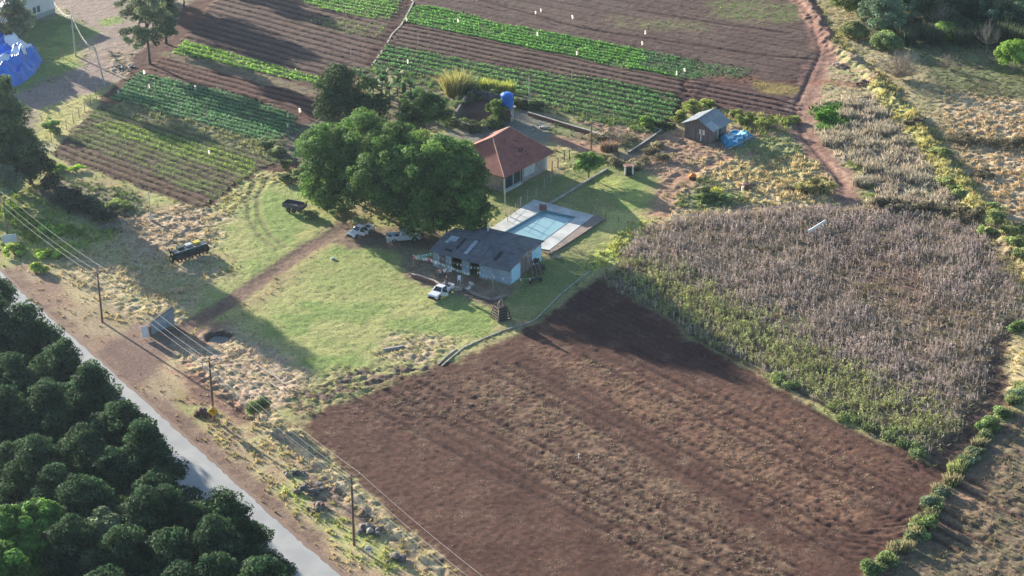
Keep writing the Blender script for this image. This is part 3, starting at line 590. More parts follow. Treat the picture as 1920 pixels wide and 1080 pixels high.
M_DROOF2 = mat("patched_fibre_sheets", (.13,.14,.155), (.19,.195,.21), 1.4, .75, .015, 8, wave=('X', 2.4, .05))
M_SHEET = mat("pale_translucent_sheet", (.48,.52,.55), (.36,.40,.44), 2, .5, wave=('X', 2.4, .04))
M_ZINC = mat("zinc_sheets", (.30,.34,.37), (.22,.26,.29), .8, .42, .01, 6, metal=.35, wave=('X', 1.9, .05))
M_GREYB = mat("grey_planks", (.22,.20,.195), (.135,.12,.12), 1.5, .9, .02, 10, wave=('X', 2.6, .04), stretch=(3,3,.3))
M_CONC = mat("pool_deck_concrete", (.56,.58,.57), (.42,.43,.42), .5, .85, .01, 10)
M_CONC2 = mat("weathered_concrete", (.42,.40,.37), (.27,.25,.23), 1.3, .9, .02, 12)
M_STONE = mat("flagstone", (.30,.24,.20), (.22,.18,.16), .9, .9, .02, 6)
M_WATER, nt, b = nodes_of("green_pool_water"); b.inputs["Base Color"].default_value = (.26,.44,.47,1); b.inputs["Roughness"].default_value = .22
n = nt.nodes.new("ShaderNodeTexNoise"); n.inputs["Scale"].default_value = 9; bp = nt.nodes.new("ShaderNodeBump"); bp.inputs["Distance"].default_value = .003
nt.links.new(n.outputs[0], bp.inputs["Height"]); nt.links.new(bp.outputs[0], b.inputs["Normal"])
M_PAINTW = mat("white_car_paint", (.72,.73,.74), (.68,.69,.70), 2, .28, spec=.5)
M_PAINTS = mat("silver_car_paint", (.62,.66,.68), (.58,.62,.64), 2, .3, spec=.5, metal=.1)
M_TYRE = mat("rubber_tyre", (.025,.025,.027), (.04,.038,.036), 5, .85)
M_RIM = mat("alloy_rim", (.42,.43,.44), (.3,.3,.31), 5, .35, metal=.7)
M_BLK = mat("black_plastic", (.03,.03,.032), (.045,.045,.045), 5, .6)
M_LAMP = mat("lamp_glass", (.75,.77,.78), (.6,.62,.64), 8, .15, spec=.7)
M_RLAMP = mat("red_lamp_glass", (.45,.03,.03), (.35,.02,.02), 8, .2)
M_WOODP = mat("pole_wood", (.20,.13,.10), (.13,.09,.075), 3, .9, .01, 12, stretch=(4,4,.5))
M_WOOD = mat("rough_wood", (.30,.23,.17), (.19,.14,.105), 3, .9, .015, 12)
M_LOG = mat("dark_log", (.15,.125,.10), (.085,.07,.06), 4, .9, .02, 12)
M_LOGP = mat("pale_split_log", (.42,.36,.27), (.30,.25,.19), 4, .9, .02, 12)
M_CPOLE = mat("concrete_pole", (.50,.49,.45), (.38,.37,.34), 2, .85)
M_WIRE = mat("bright_wire", (.55,.53,.5), (.48,.46,.44), 2, .8)
M_FWIRE = mat("fence_wire", (.38,.36,.34), (.3,.29,.27), 2, .6)
M_TARPB = mat("blue_tarpaulin", (.02,.20,.74), (.02,.14,.58), .7, .32, .15, 1.2, spec=.5)
M_TARPW = mat("white_tarpaulin", (.82,.84,.88), (.72,.78,.9), .9, .35, .1, 1.6)
M_TARPC = mat("cyan_tarpaulin", (.05,.30,.48), (.03,.20,.36), 1.2, .35, .1, 2)
M_TANK = mat("blue_tank_plastic", (.015,.16,.62), (.012,.13,.52), 2, .4, spec=.4)
M_WHITE = mat("white_cloth", (.80,.79,.75), (.68,.67,.63), 3, .8)
M_CLOTH = mat("flag_cloth", (.72,.70,.66), (.62,.60,.56), 3, .8)
nt = M_CLOTH.node_tree; t_ = nt.nodes.new("ShaderNodeBsdfTranslucent"); t_.inputs[0].default_value = (.62,.6,.56,1); mx = nt.nodes.new("ShaderNodeMixShader"); mx.inputs[0].default_value = .55
nt.links.new(nt.nodes["Principled BSDF"].outputs[0], mx.inputs[1]); nt.links.new(t_.outputs[0], mx.inputs[2]); nt.links.new(mx.outputs[0], nt.nodes["Material Output"].inputs[0])
M_WPAINT = mat("white_board", (.78,.76,.72), (.66,.64,.60), 2, .6)
M_SIGNY = mat("yellow_sign_face", (.72,.42,.02), (.66,.38,.02), 3, .45)
M_RUST = mat("rusty_iron", (.20,.10,.07), (.11,.075,.065), 3, .8, .01, 12)
M_GREENM = mat("dark_green_machine_paint", (.055,.085,.075), (.035,.05,.05), 2, .5)
M_YEL = mat("yellow_machine_paint", (.62,.50,.06), (.5,.42,.08), 3, .5)
M_RUB = mat("grey_rubble", (.20,.185,.175), (.10,.09,.085), 2.5, .95, .04, 6)
M_SKIN = mat("skin", (.42,.25,.18), (.38,.22,.16), 6, .6)
M_HAIR = mat("dark_hair", (.02,.016,.013), (.03,.022,.018), 9, .7)
M_JEAN = mat("dark_blue_trousers", (.05,.07,.12), (.035,.05,.09), 8, .9)
M_KHAKI = mat("light_shorts", (.55,.52,.46), (.46,.43,.38), 8, .9)
M_PINKB = mat("pink_bunting", (.75,.16,.24), (.65,.12,.2), 5, .7)
M_GRNB = mat("green_bunting", (.12,.50,.35), (.1,.42,.3), 5, .7)
M_YELB = mat("yellow_bunting", (.75,.62,.15), (.7,.55,.12), 5, .7)
M_BLUB = mat("blue_bunting", (.25,.50,.80), (.2,.42,.7), 5, .7)
M_ORG = mat("orange_tarpaulin", (.85,.22,.02), (.8,.32,.03), 2, .6, .05, 3)

# ------------------------------------------------------------------ tiled farm house
def frame2(A, B):
    u = (B-A); u.z = 0; L = u.length; u.normalize(); return u, Vector((-u.y, u.x, 0)), L
def house():
    ez = 2.75; A = G(946, 333, ez); B = G(1039, 285, ez); u, v, L = frame2(A, B); W = 11.6
    rz = math.atan2(u.y, u.x); base = Vector((A.x, A.y, 0))
    t = thing('farmhouse', 'farmhouse with red clay hipped roof standing right behind the huge dark tree', 'house', base, rz)
    o = .75
    MB().box(o, L-o, o, W-o, 0, 2.62).build('wall', mat("grey_house_wall", (.36,.34,.34), (.27,.24,.24), 1.2, .9), t)
    r0 = (W*.5, W*.5, 6.0); 
    R1 = Vector((W*.47, W*.5, 6.05)); R2 = Vector((L-W*.30, W*.5, 6.75))
    c = [Vector((0,0,ez)), Vector((L,0,ez)), Vector((L,W,ez)), Vector((0,W,ez))]
    R1 = Vector((L*.34, 5.2, 6.3)); R2 = Vector((L*.68, 5.2, 6.6))
    mb = MB(); mb.add(c+[R1, R2]+[p-Vector((0,0,.14)) for p in c], [(0,1,5,4),(1,2,5),(2,3,4,5),(3,0,4),(0,6,7,1),(1,7,8,2),(2,8,9,3),(3,9,6,0),(9,8,7,6)])
    rf = mb.build('roof', M_TILE, t)
    m = MB()
    for a, b in ((c[0],R1),(c[1],R2),(c[2],R2),(c[3],R1),(R1,R2)): m.tube([a+Vector((0,0,.04)), b+Vector((0,0,.04))], .11, 6)
    m.build('ridge_tiles', M_RIDGE, rf)
    rs = np.random.default_rng(3); m = MB()          # slipped tiles and stains in two streaks
    n0 = (c[1]-c[0]).cross(R1-c[0]).normalized()
    for k in range(46):
        s = rs.random(); a = .40+.22*s+rs.normal()*.02 if k < 30 else .3+.5*rs.random(); bq = .78-.5*s+rs.normal()*.03 if k < 30 else .15+.6*rs.random()
        p = c[0].lerp(c[1], a).lerp(R1.lerp(R2, a), bq)+n0*.045
        w_ = .10+.16*rs.random(); e = (c[1]-c[0]).normalized(); f_ = n0.cross(e)
        m.slab(p-e*w_-f_*.09, p+e*w_-f_*.09, p+e*w_+f_*.09, p-e*w_+f_*.09, .02)
    m.build('slipped_tile', mat("tile_stain", (.09,.045,.045), (.12,.06,.05), 4, .9), rf)['kind'] = 'stuff'
    def win(x0, x1, z0, z1, y, glassm, name='window', fm=M_WALLW, mull=0):
        f = MB(); d = .08
        f.box(x0, x1, y-.07, y-.002, z0, z0+d).box(x0, x1, y-.07, y-.002, z1-d, z1).box(x0, x0+d, y-.07, y-.002, z0+d, z1-d).box(x1-d, x1, y-.07, y-.002, z0+d, z1-d)
        if mull: f.box((x0+x1)/2-.04, (x0+x1)/2+.04, y-.07, y-.002, z0+d, z1-d)
        w_ = f.build(name, fm, t); MB().box(x0+d, x1-d, y-.04, y-.01, z0+d, z1-d).build('pane', glassm, w_); return w_
    win(o+.15, o+2.2, .35, 2.45, o, M_GLASS, mull=0); win(o+2.25, o+4.0, .35, 2.45, o, M_GLASS)
    MB().box(o-.1, o+4.1, o-.28, o-.075, 0, .3).build('plinth', M_WALLW, t)
    MB().box(5.6, 8.2, o-.06, o-.003, .75, 2.35).build('wall_panel', M_WALLW, t, 'white painted panel on the brick wall')
    MB().box(10.6, L-o+.004, o-.05, o-.003, .1, 2.5).build('wall_panel', M_WALLW, t)
    win(4.35, 5.1, .1, 2.2, o, M_DARK, 'door', M_BRICK)
    MB().box(.1, .3, .1, .3, 0, 2.6).build('porch_post', M_WALLW, t)
    MB().box(L-.02, L-o+.03, o+1.5, o+1.8, .9, 2.0).build('shutter', M_WOOD, t)
    return t
house()

# ------------------------------------------------------------------ party shed
def shed():
    h0 = 2.25; A = G(957, 507, h0); Lf = G(806, 471, h0); u, _, L = frame2(Lf, A); rz = math.atan2(u.y, u.x)
    v = Vector((-u.y, u.x, 0)); R = G(1027, 456, 2.6); W = (R-A).dot(v); Lf = Vector((Lf.x, Lf.y, 0))
    t = thing('party_shed', 'long low shed with dark patched roof beside the swimming pool', 'shed', Lf, rz)
    W = max(8.0, min(W, 12.5)); rzk = W*.48; hr = 3.15; hb = 2.75
    def roofz(y): return h0+(hr-h0)*y/rzk if y < rzk else hr+(hb-hr)*(y-rzk)/(W-rzk)
    # front wall panels with two open bays
    MB().box(.25, 3.0, .35, .5, 0, 2.28).build('front_wall', M_BLUEW, t)
    MB().box(4.7, 5.7, .35, .5, 0, 2.28).build('front_wall', M_BLUEW, t)
    MB().box(7.3, L-.2, .35, .5, 0, 2.28).build('front_wall', M_BLUEW, t)
    MB().box(1.2, 2.2, .30, .345, .25, 2.0).build('door', M_BOARD, t)
    MB().box(.25, L-.25, 3.2, 3.3, 0, 2.6).build('bay_shade', M_DARK, t)  # near-black sheet standing in for the shade inside the open bays
    MB().box(.25, .4, .5, W-.3, 0, 2.2).build('left_wall', M_BOARD, t)
    MB().box(.25, L-.2, W-.45, W-.3, 0, 2.6).build('back_wall', M_PINKW, t)
    for x in (3.02, 4.56, 5.72, 7.16): MB().box(x, x+.12, .36, .48, 0, 2.28).build('post', M_WOOD, t)
    # gable wall on the right
    x = L-.2
    g = MB(); prof = [(.5, 0), (W-.3, 0), (W-.3, roofz(W-.3)-.05), (rzk, hr-.05), (.5, roofz(.5)-.05)]
    g.add([(x, y, z) for y, z in prof]+[(x-.12, y, z) for y, z in prof], [(0,1,2,3,4),(9,8,7,6,5)]+[(i, i+5, (i+1) % 5+5, (i+1) % 5) for i in range(5)])
    g.build('gable_wall', M_PINKW, t)
    MB().box(x+.004, x+.07, .55, 2.9, .05, 2.15).build('sheet_door', M_DOORB, t, 'light blue sheet door nearest the front corner')
    MB().box(x+.004, x+.07, W-3.0, W-.35, .05, 2.4).build('sheet_door', M_DOORB, t, 'light blue sheet door at the far end')
    MB().box(x+.004, x+.06, 3.1, 4.6, .05, 2.4).build('board_panel', M_BOARD, t)
    MB().box(x+.004, x+.05, 5.9, 7.3, .9, 2.4).build('board_panel', mat("old_red_board", (.27,.16,.14), (.2,.13,.12), 3, .9), t)
    def sheet(name, m, x0, x1, y0, y1, dz=0, th=.05, side=0):
        z0, z1 = (h0+(hr-h0)*y0/rzk, h0+(hr-h0)*y1/rzk) if side == 0 else (roofz(y0), roofz(y1))
        mb = MB(); mb.add([(x0,y0,z0+dz),(x1,y0,z0+dz),(x1,y1,z1+dz),(x0,y1,z1+dz),(x0,y0,z0+dz+th),(x1,y0,z0+dz+th),(x1,y1,z1+dz+th),(x0,y1,z1+dz+th)],
               [(3,2,1,0),(4,5,6,7),(0,1,5,4),(1,2,6,5),(2,3,7,6),(3,0,4,7)]); return mb.build(name, m, t)
    M5 = M_DROOF
    sheet('roof_slope', M_DROOF, -.1, 5.2, -.15, rzk, .02); sheet('roof_slope', M_DROOF, 5.203, L+.15, -.45, rzk, .10)
    sheet('roof_slope', M_DROOF, 2.8, L+.15, rzk+.003, W+.15, .0, side=1)
    sheet('roof_slope', M_DROOF2, -.1, 2.797, rzk+.003, W-2.2, -.05, side=1)
    sheet('light_sheet', M_SHEET, 4.5, 5.05, 1.0, rzk-.3, .075); sheet('roof_patch', M_DROOF2, 5.4, 7.2, .9, rzk-.1, .155)
    sheet('roof_patch', M_DROOF2, 8.6, 11.6, 3.2, rzk-.02, .155); sheet('roof_patch', M_DARK, 8.9, 9.4, 1.0, 2.9, .155)
    sheet('roof_patch', M_DARK, 3.0, 3.25, 1.6, rzk-.4, .075); sheet('light_sheet', M_SHEET, 1.0, 2.2, rzk-1.4, rzk-.4, .075)
    sheet('light_sheet', M_SHEET, .9, 1.4, rzk-2.0, rzk-1.5, .08); sheet('roof_patch', M_DARK, 1.8, 2.8, .7, 1.2, .075)
    sheet('roof_patch', M_DROOF2, 7.5, 8.2, rzk+.6, W-1.5, .055, side=1); sheet('roof_patch', M_DROOF2, 10.5, 12, rzk+.5, rzk+1.5, .055, side=1)
    MB().tube([(-.1, rzk, hr+.09), (L+.15, rzk, hr+.18)], .08, 6).build('ridge_cap', M_DROOF2, t)
    MB().tube([(4.2, W-1.0, 2.7), (4.2, W-1.0, 4.2)], .09, 8).build('vent_pipe', M_WPAINT, t)
    # base kerb of mortar along the front
    MB().box(7.3, L-.1, .18, .34, 0, .12).build('kerb', M_CONC2, t)
    return t, L, W
SHED, SL, SW = shed()
def shedp(x, y, z=0): return SHED.matrix_basis @ Vector((x, y, z))
SHED_R = SHED.rotation_euler.z

# ------------------------------------------------------------------ swimming pool
def pool():
    # deck corners and water corners from survey
    D = [G(*p) for p in ((1001,375),(1113,405),(1030,470),(893,447))]; Wq = [G(*p) for p in ((1018,395),(1079,408),(1010,458),(928,446))]
    t = thing('swimming_pool', 'rectangular swimming pool of still blue green water with a pale concrete deck', 'pool', (0,0,0))
    mb = MB(); z = .10
    for i in range(4):
        j = (i+1) % 4; mb.slab(D[i]+Vector((0,0,-.1)), Wq[i]+Vector((0,0,-.1)), Wq[j]+Vector((0,0,-.1)), D[j]+Vector((0,0,-.1)), .2)
    for f in range(0): pass
    me = mb.build('deck', M_CONC, t)
    mb = MB()
    for i in range(4):
        j = (i+1) % 4; mb.beam(Wq[i]+Vector((0,0,.085)), Wq[j]+Vector((0,0,.085)), .16, .08)
    mb.build('coping', mat("pool_coping", (.24,.34,.36), (.18,.27,.30), 2, .7), t)
    mb = MB()
    for i in range(4):
        j = (i+1) % 4; mb.quad(Wq[i]+Vector((0,0,.05)), Wq[j]+Vector((0,0,.05)), Wq[j]+Vector((0,0,-1.7)), Wq[i]+Vector((0,0,-1.7)))
    mb.quad(*[p+Vector((0,0,-1.7)) for p in Wq]); mb.build('basin', M_DOORB, t)
    MB().quad(*[p+Vector((0,0,-.12)) for p in Wq]).build('water', M_WATER, t)
    MB().slab(*[G(*p)+Vector((0,0,-.05)) for p in ((1112.5,405),(1132,409),(1033,474),(1030.3,469))][::-1], .12).build('flagstone_strip', M_STONE, t)
    c = Wq[0]; MB().box(c.x-.5, c.x+.5, c.y-.1, c.y+.5, .1, .75).tube([(c.x-.3, c.y+.2, .75), (c.x-.3, c.y+.2, 1.1)], .05).build('filter_box', M_BRICK, t)
pool()

# ------------------------------------------------------------------ plank shed with zinc roof
def small_shed():
    t0 = G(1333, 270); a = G(1283, 258); u, _, L = frame2(a, t0); rz = math.atan2(u.y, u.x); v = Vector((-u.y, u.x, 0))
    W = (G(1362, 252)-t0).dot(v); W = max(W, 3.6)
    t = thing('plank_shed', 'small grey plank shed with shiny sheet metal roof by the blue sheeting', 'shed', a, rz)
    h0 = 2.35; hr = 3.6; xm = L*.52
    pr = [(0,0),(L,0),(L,h0),(xm,hr),(0,h0+.1)]
    MB().prism(pr, 0, .1).build('front_wall', M_GREYB, t); MB().prism(pr, W-.1, W).build('back_wall', M_GREYB, t)
    MB().box(L-.1, L, .1, W-.1, 0, h0).build('side_wall', M_GREYB, t); MB().box(0, .1, .1, W-.1, 0, h0).build('side_wall', M_GREYB, t)
    def slope(x0, z0, x1, z1, m, nm, y0=-.45, y1=None, dz=.06):
        y1 = W+.45 if y1 is None else y1
        mb = MB(); mb.add([(x0,y0,z0+dz),(x1,y0,z1+dz),(x1,y1,z1+dz),(x0,y1,z0+dz),(x0,y0,z0+dz+.04),(x1,y0,z1+dz+.04),(x1,y1,z1+dz+.04),(x0,y1,z0+dz+.04)],
            [(3,2,1,0),(4,5,6,7),(0,1,5,4),(1,2,6,5),(2,3,7,6),(3,0,4,7)]); return mb.build(nm, m, t)
    s = (hr-h0)/(L-xm); slope(-.5, h0-.1, xm, hr, M_ZINC, 'roof_slope'); slope(xm+.002, hr, L+.6, h0-.6*s, M_ZINC, 'roof_slope')
    slope(xm+1.3, hr-1.3*s, L+.5, h0-.5*s, M_SHEET, 'new_sheet', -.4, 1.6, .11)
    MB().tube([(xm, -.5, hr+.13), (xm, W+.5, hr+.13)], .08, 6).build('ridge_cap', M_ZINC, t)
    w_ = MB().box(L*.55, L*.55+.95, -.05, -.004, 1.15, 1.95).build('window', M_WPAINT, t)
    MB().box(L*.55+.38, L*.55+.55, -.06, -.052, 1.2, 1.9).build('pane', M_DARK, w_)
    MB().box(L*.6, L*.6+.18, -.06, -.004, .1, 1.1).build('post', M_WPAINT, t)
    MB().box(L+.003, L+.06, W*.42, W*.42+.85, .05, 1.95).build('door', M_DARK, t)
    MB().box(L+.004, L+.12, W*.42-.12, W*.42-.01, .05, 2.2).build('door_post', M_WPAINT, t)
small_shed()

def blobsheet(name, label, cat, pts, hts, m, seed=1, extra=None):
    """a tarpaulin thrown over a heap: wrinkled surface over a surveyed outline"""
    poly = GA(pts); c = poly.mean(0); n = 60; x0, y0 = poly.min(0); x1, y1 = poly.max(0)
    gx, gy = np.meshgrid(np.linspace(x0-.3, x1+.3, n), np.linspace(y0-.3, y1+.3, n)); d = sdf(poly, gx+(vnoise(gx, gy, 2)-.5)*.5, gy)
    h = hts*np.clip(d/(.16*min(x1-x0, y1-y0)+.3), 0, 1)**.6*(.35+1.1*(1-2*np.abs(fbm(gx*.38+seed*7, gy*.38, 1, 2)-.5))**2.2)+.35*(1-2*np.abs(vnoise(gx*.9+gy*.5, gy*.9-gx*.3, 3)-.5))
    h = np.where(d > -.15, h, -.5)
    idx = np.arange(n*n).reshape(n, n); F = np.stack([idx[:-1,:-1], idx[:-1,1:], idx[1:,1:], idx[1:,:-1]], -1); k = (d[:-1,:-1] > -.5) & (d[1:,1:] > -.5)
    V = np.stack([gx-c[0], gy-c[1], h], -1).reshape(-1, 3)
    t = thing(name, label, cat, (c[0], c[1], 0)); o = fast_mesh('sheet', V, F[k], m, t, smooth=True); return t, c
t, c = blobsheet('tarpaulin_heap', 'big heap under a crumpled bright blue tarpaulin at the left edge', 'tarpaulin', [(-30,95),(20,92),(60,98),(78,112),(62,140),(20,168),(-30,172)], 2.6, M_TARPB, 2)
mb = MB()
def heap_z(o, x, y): 
    me = o.data; n = int(math.sqrt(len(me.vertices))); return 0
# white folded part lying on the blue tarp, sampled from the same surface
def patch_on(parent, base, poly_px, m, name, dz=.05):
    me = base.data; co = np.empty(len(me.vertices)*3, np.float32); me.vertices.foreach_get("co", co); co = co.reshape(-1, 3)
    poly = GA(poly_px)-np.array(parent.location[:2])
    d = sdf(poly, co[:, 0]+(vnoise(co[:, 0]*2, co[:, 1]*2, 1)-.5)*.9, co[:, 1]); fi = np.empty(len(me.polygons)*4, np.int32); me.loops.foreach_get("vertex_index", fi); fi = fi.reshape(-1, 4)
    k = (d[fi] > 0).all(1); ff = fi[k]; u_, inv = np.unique(ff, return_inverse=True)
    if len(ff): fast_mesh(name, co[u_]+np.array((0, 0, dz)), inv.reshape(-1, 4), m, parent, smooth=True)
base = [c for c in t.children][0]
patch_on(t, base, [(8,106),(30,92),(58,100),(66,116),(40,122),(12,122)], M_TARPW, 'white_sheet')
patch_on(t, base, [(-5,146),(38,122),(58,124),(30,142),(0,156)], M_TARPW, 'white_sheet')
patch_on(t, base, [(-20,122),(14,124),(14,130),(-20,128)], M_TARPW, 'white_sheet')
t, c = blobsheet('tarpaulin_heap', 'low pile under cyan blue sheeting beside the plank shed', 'tarpaulin', [(1348,264),(1372,250),(1398,250),(1410,258),(1388,272),(1366,276)], .75, M_TARPC, 5)
base = [c for c in t.children][0]
for i, q in enumerate(([(1362,268),(1388,252),(1392,254),(1368,272)], [(1372,271),(1400,257),(1404,260),(1376,274)])): patch_on(t, base, q, M_DOORB, 'sheet_fold', .06)
t = thing('plank', 'long grey plank lying on the ground below the cyan sheeting', 'plank', on(1366, 281)); q = G(1410, 262)-G(1366, 281)
MB().beam((0,0,.12), (q.x, q.y, .5), .25, .06).build('board', M_CONC2, t); MB().beam((q.x*.8,q.y*.8,-.1),(q.x*.8,q.y*.8,.4),.1).build('prop', M_WOOD, t)
t = thing('shed_clutter', 'dark junk heaped at the corner of the plank shed', 'junk', on(1348, 266)); rs = random.Random(5)
for k in range(6):
    MB().sphere((rs.uniform(-1,1), rs.uniform(-.6,.6), .3), rs.uniform(.25,.5), 7, 5, (1, .8, .9)).build('lump', rs.choice([M_BLK, M_RUST, M_RUB]), t)
t = thing('orange_tarpaulin', 'bright orange sheet lying in the dry weeds', 'tarpaulin', on(1298, 334)); rs = np.random.default_rng(5)
mb = MB(); n = 7
for iy in range(n):
    for ix in range(n): mb.v.append(((ix-3)*.2+rs.normal()*.03, (iy-3)*.17, .35+.45*math.exp(-((ix-3)**2+(iy-3)**2)/7)+rs.random()*.14))
for iy in range(n-1):
    for ix in range(n-1): mb.f.append((iy*n+ix, iy*n+ix+1, (iy+1)*n+ix+1, (iy+1)*n+ix))
mb.build('sheet', M_ORG, t); MB().box(-.5,.5,-.4,.4,-.1,.42).build('crate', M_RUST, t)

# ------------------------------------------------------------------ white building at the top left
def white_building():
    a = G(42, 47); b = G(104, 24); u, v, L = frame2(a, b); rz = math.atan2(u.y, u.x)
    t = thing('white_building', 'white flat roofed building with small dark windows at the top left', 'building', a, rz)
    MB().box(-14, L, 0, 9, 0, .9).build('plinth', mat("grey_green_plinth", (.36,.42,.40), (.3,.35,.34), 1, .9), t)
    MB().box(-14, L-.02, .02, 9, .9, 4.1).build('wall', mat("white_render", (.74,.76,.76), (.66,.68,.68), .7, .85), t)
    MB().box(-14.2, L+.15, -.15, 9.2, 4.103, 4.3).build('roof', mat("pale_roof", (.70,.70,.68), (.6,.6,.58), .5, .8), t)
    for x0, w_, z0, z1 in ((1.3, 1.0, 1.0, 2.1), (2.9, .55, 1.3, 2.35), (3.9, .55, 1.3, 2.35)):
        f = MB().box(x0-.06, x0+w_+.06, -.05, .018, z0-.06, z1+.06).build('window', M_CONC2, t); MB().box(x0, x0+w_, -.07, -.052, z0, z1).build('pane', M_GLASS, f)
white_building()

# ------------------------------------------------------------------ water tank on its brick tower
def tank():
    b = on(951, 224); t = thing('water_tank', 'bright blue water tank standing on a narrow brick tower behind the farmhouse', 'water tank', b, -.3)
    MB().box(-.6, .6, -.55, .55, 0, 1.9).build('tower', M_BRICK, t)
    for x in (-.9, .9): MB().box(x-.1, x+.1, -.65, -.45, 0, 1.9).build('post', M_WPAINT, t)
    MB().box(-1.15, 1.15, -.95, .95, 1.903, 2.02).build('platform', M_CONC2, t)
    MB().tube([(0,0,2.02),(0,0,2.2),(0,0,3.9),(0,0,4.0)], [.82,.9,.97,.97], 20).build('barrel', M_TANK, t, smooth=False)
    l_ = MB().tube([(0,0,4.003),(0,0,4.1),(0,0,4.4),(0,0,4.46)], [1.02,1.02,.55,.2], 20).build('lid', M_TANK, t)
    MB().tube([(.98,0,.1),(.98,.1,3.2)], .04, 6).build('pipe', M_WPAINT, t)
tank()

# ------------------------------------------------------------------ pickups
def pickup(name, label, px, py, rz, paint, doors=(), s_=1.0):
    t = thing(name, label, 'pickup truck', on(px, py)+Vector((0,0,.02)), rz); t.scale = (s_,)*3
    def arch(cx): return [(cx+.47*math.cos(a), .40+.44*math.sin(a)) for a in [math.pi*(1-k/8) for k in range(9)]][::-1]
    prof = [(-2.62,.48)]+[(x, max(z,.40)) for x, z in arch(-1.55)[::-1]]+[(x, max(z,.40)) for x, z in arch(1.62)[::-1]]+[(2.55,.40),(2.66,.55),(2.64,.82),(2.5,1.0),(1.9,1.09),(1.18,1.14),(-.72,1.14),(-.72,.72),(-2.62,.72)]
    MB().prism(prof, -.88, .88).build('body', paint, t, bevel=.05)
    bd = MB().box(-2.62,-.73,-.90,-.80,.50,1.15).box(-2.62,-.73,.80,.90,.50,1.15).box(-2.66,-2.58,-.80,.80,.50,1.15)
    bed = bd.build('bed', paint, t, bevel=.02); MB().box(-2.575,-.76,-.795,.795,.722,.745).build('bed_liner', M_BLK, bed)
    MB().tube([(-.85,-.78,1.14),(-.98,-.70,1.62),(-.98,.70,1.62),(-.85,.78,1.14)], .035, 6).build('roll_bar', M_BLK, bed)
    cb = MB().box8((-.70,1.22,-.86,.86),1.142,(-.52,.52,-.70,.70),1.72).build('cab', paint, t, bevel=.05)
    def pane(b0, b1, c0, c1, off=.015):       # bilinear inset of a cab face
        P = [Vector(q) for q in (b0, b1, c1, c0)]; n = (P[1]-P[0]).cross(P[3]-P[0]).normalized(); cen = sum(P, Vector())/4
        return MB().slab(*[cen+(p-cen)*.84+n*.004 for p in P], off)
    pane((1.22,-.86,1.142),(1.22,.86,1.142),(.52,-.70,1.72),(.52,.70,1.72)).build('windscreen', M_GLASS, t)
    pane((-.70,.86,1.142),(-.70,-.86,1.142),(-.52,.70,1.72),(-.52,-.70,1.72)).build('rear_window', M_GLASS, t)
    for s in (-1, 1):
        A, B, C, D = (-.70,s*.86,1.142),(1.22,s*.86,1.142),(-.52,s*.70,1.72),(.52,s*.70,1.72)
        if s < 0: pane(A, B, C, D).build('side_window', M_GLASS, t)
        else: pane(B, A, D, C).build('side_window', M_GLASS, t)
        MB().box(.13,.16,s*.80-.02,s*.80+.03,1.15,1.66).build('pillar', paint, t)
        MB().box(.98,1.14,s*.90-.02,s*.90+.12 if s > 0 else s*.90+.02,1.12,1.28).build('mirror', paint, t) if s > 0 else MB().box(.98,1.14,-1.03,-.88,1.12,1.28).build('mirror', paint, t)
        for x in (-1.55, 1.62):
            w_ = MB().cyl((x, s*.66 if s > 0 else -.90, .38), .38, .24, 18, 'Y').build('wheel', M_TYRE, t)
            MB().cyl((x, s*.905 if s > 0 else -.92, .38), .23, .015, 14, 'Y').build('rim', M_RIM, w_)
        MB().box(2.42,2.62,s*.80-.1,s*.80+.1,.80,.95).build('headlight', M_LAMP, t); MB().box(-2.68,-2.6,s*.84-.05,s*.84+.05,.72,1.05).build('taillight', M_RLAMP, t)
        MB().box(-.65,1.1,s*.93-.05,s*.93+.05,.32,.38).build('side_step', M_BLK, t)
    MB().box(2.655,2.70,-.55,.55,.56,.80).build('grille', M_BLK, t); MB().box(2.60,2.76,-.86,.86,.36,.53).build('front_bumper', M_BLK, t)
    MB().box(-2.80,-2.67,-.85,.85,.42,.58).build('rear_bumper', M_BLK, t)
    for s, x, a, L in doors:
        d = Vector((-math.cos(a), s*math.sin(a), 0)); h = Vector((x, s*.9, 0)); n = Vector((0,0,1))
        dm = MB(); dm.slab(h+n*.5, h+d*L+n*.5, h+d*L+n*1.12, h+n*1.12, .06); dr = dm.build('door', paint, t)
        MB().slab(h+d*.08+n*1.13, h+d*(L-.05)+n*1.13, h+d*(L-.2)+n*1.6, h+d*.35+n*1.6, .03).build('door_window', M_GLASS, dr)
        MB().box(x-1.0, x-.05, s*.885-.004, s*.885+.008, .5, 1.12).build('door_opening', M_DARK, t)
    return t
pickup('pickup_truck', 'white pickup truck with its doors standing open at the end of the drive', 676, 440, math.radians(228), M_PAINTW, ((1,1.05,1.15,1.0),(1,.05,1.2,.9)), .76)
pickup('pickup_truck', 'silver pickup truck parked in the shade under the huge dark tree', 757, 451, math.radians(10), M_PAINTS, (), .87)
W2 = pickup('pickup_truck', 'white pickup truck on the lawn before the party shed with a person in its bed', 827, 553, math.radians(238), M_PAINTW, ((1,1.05,1.0,1.0),), .78)

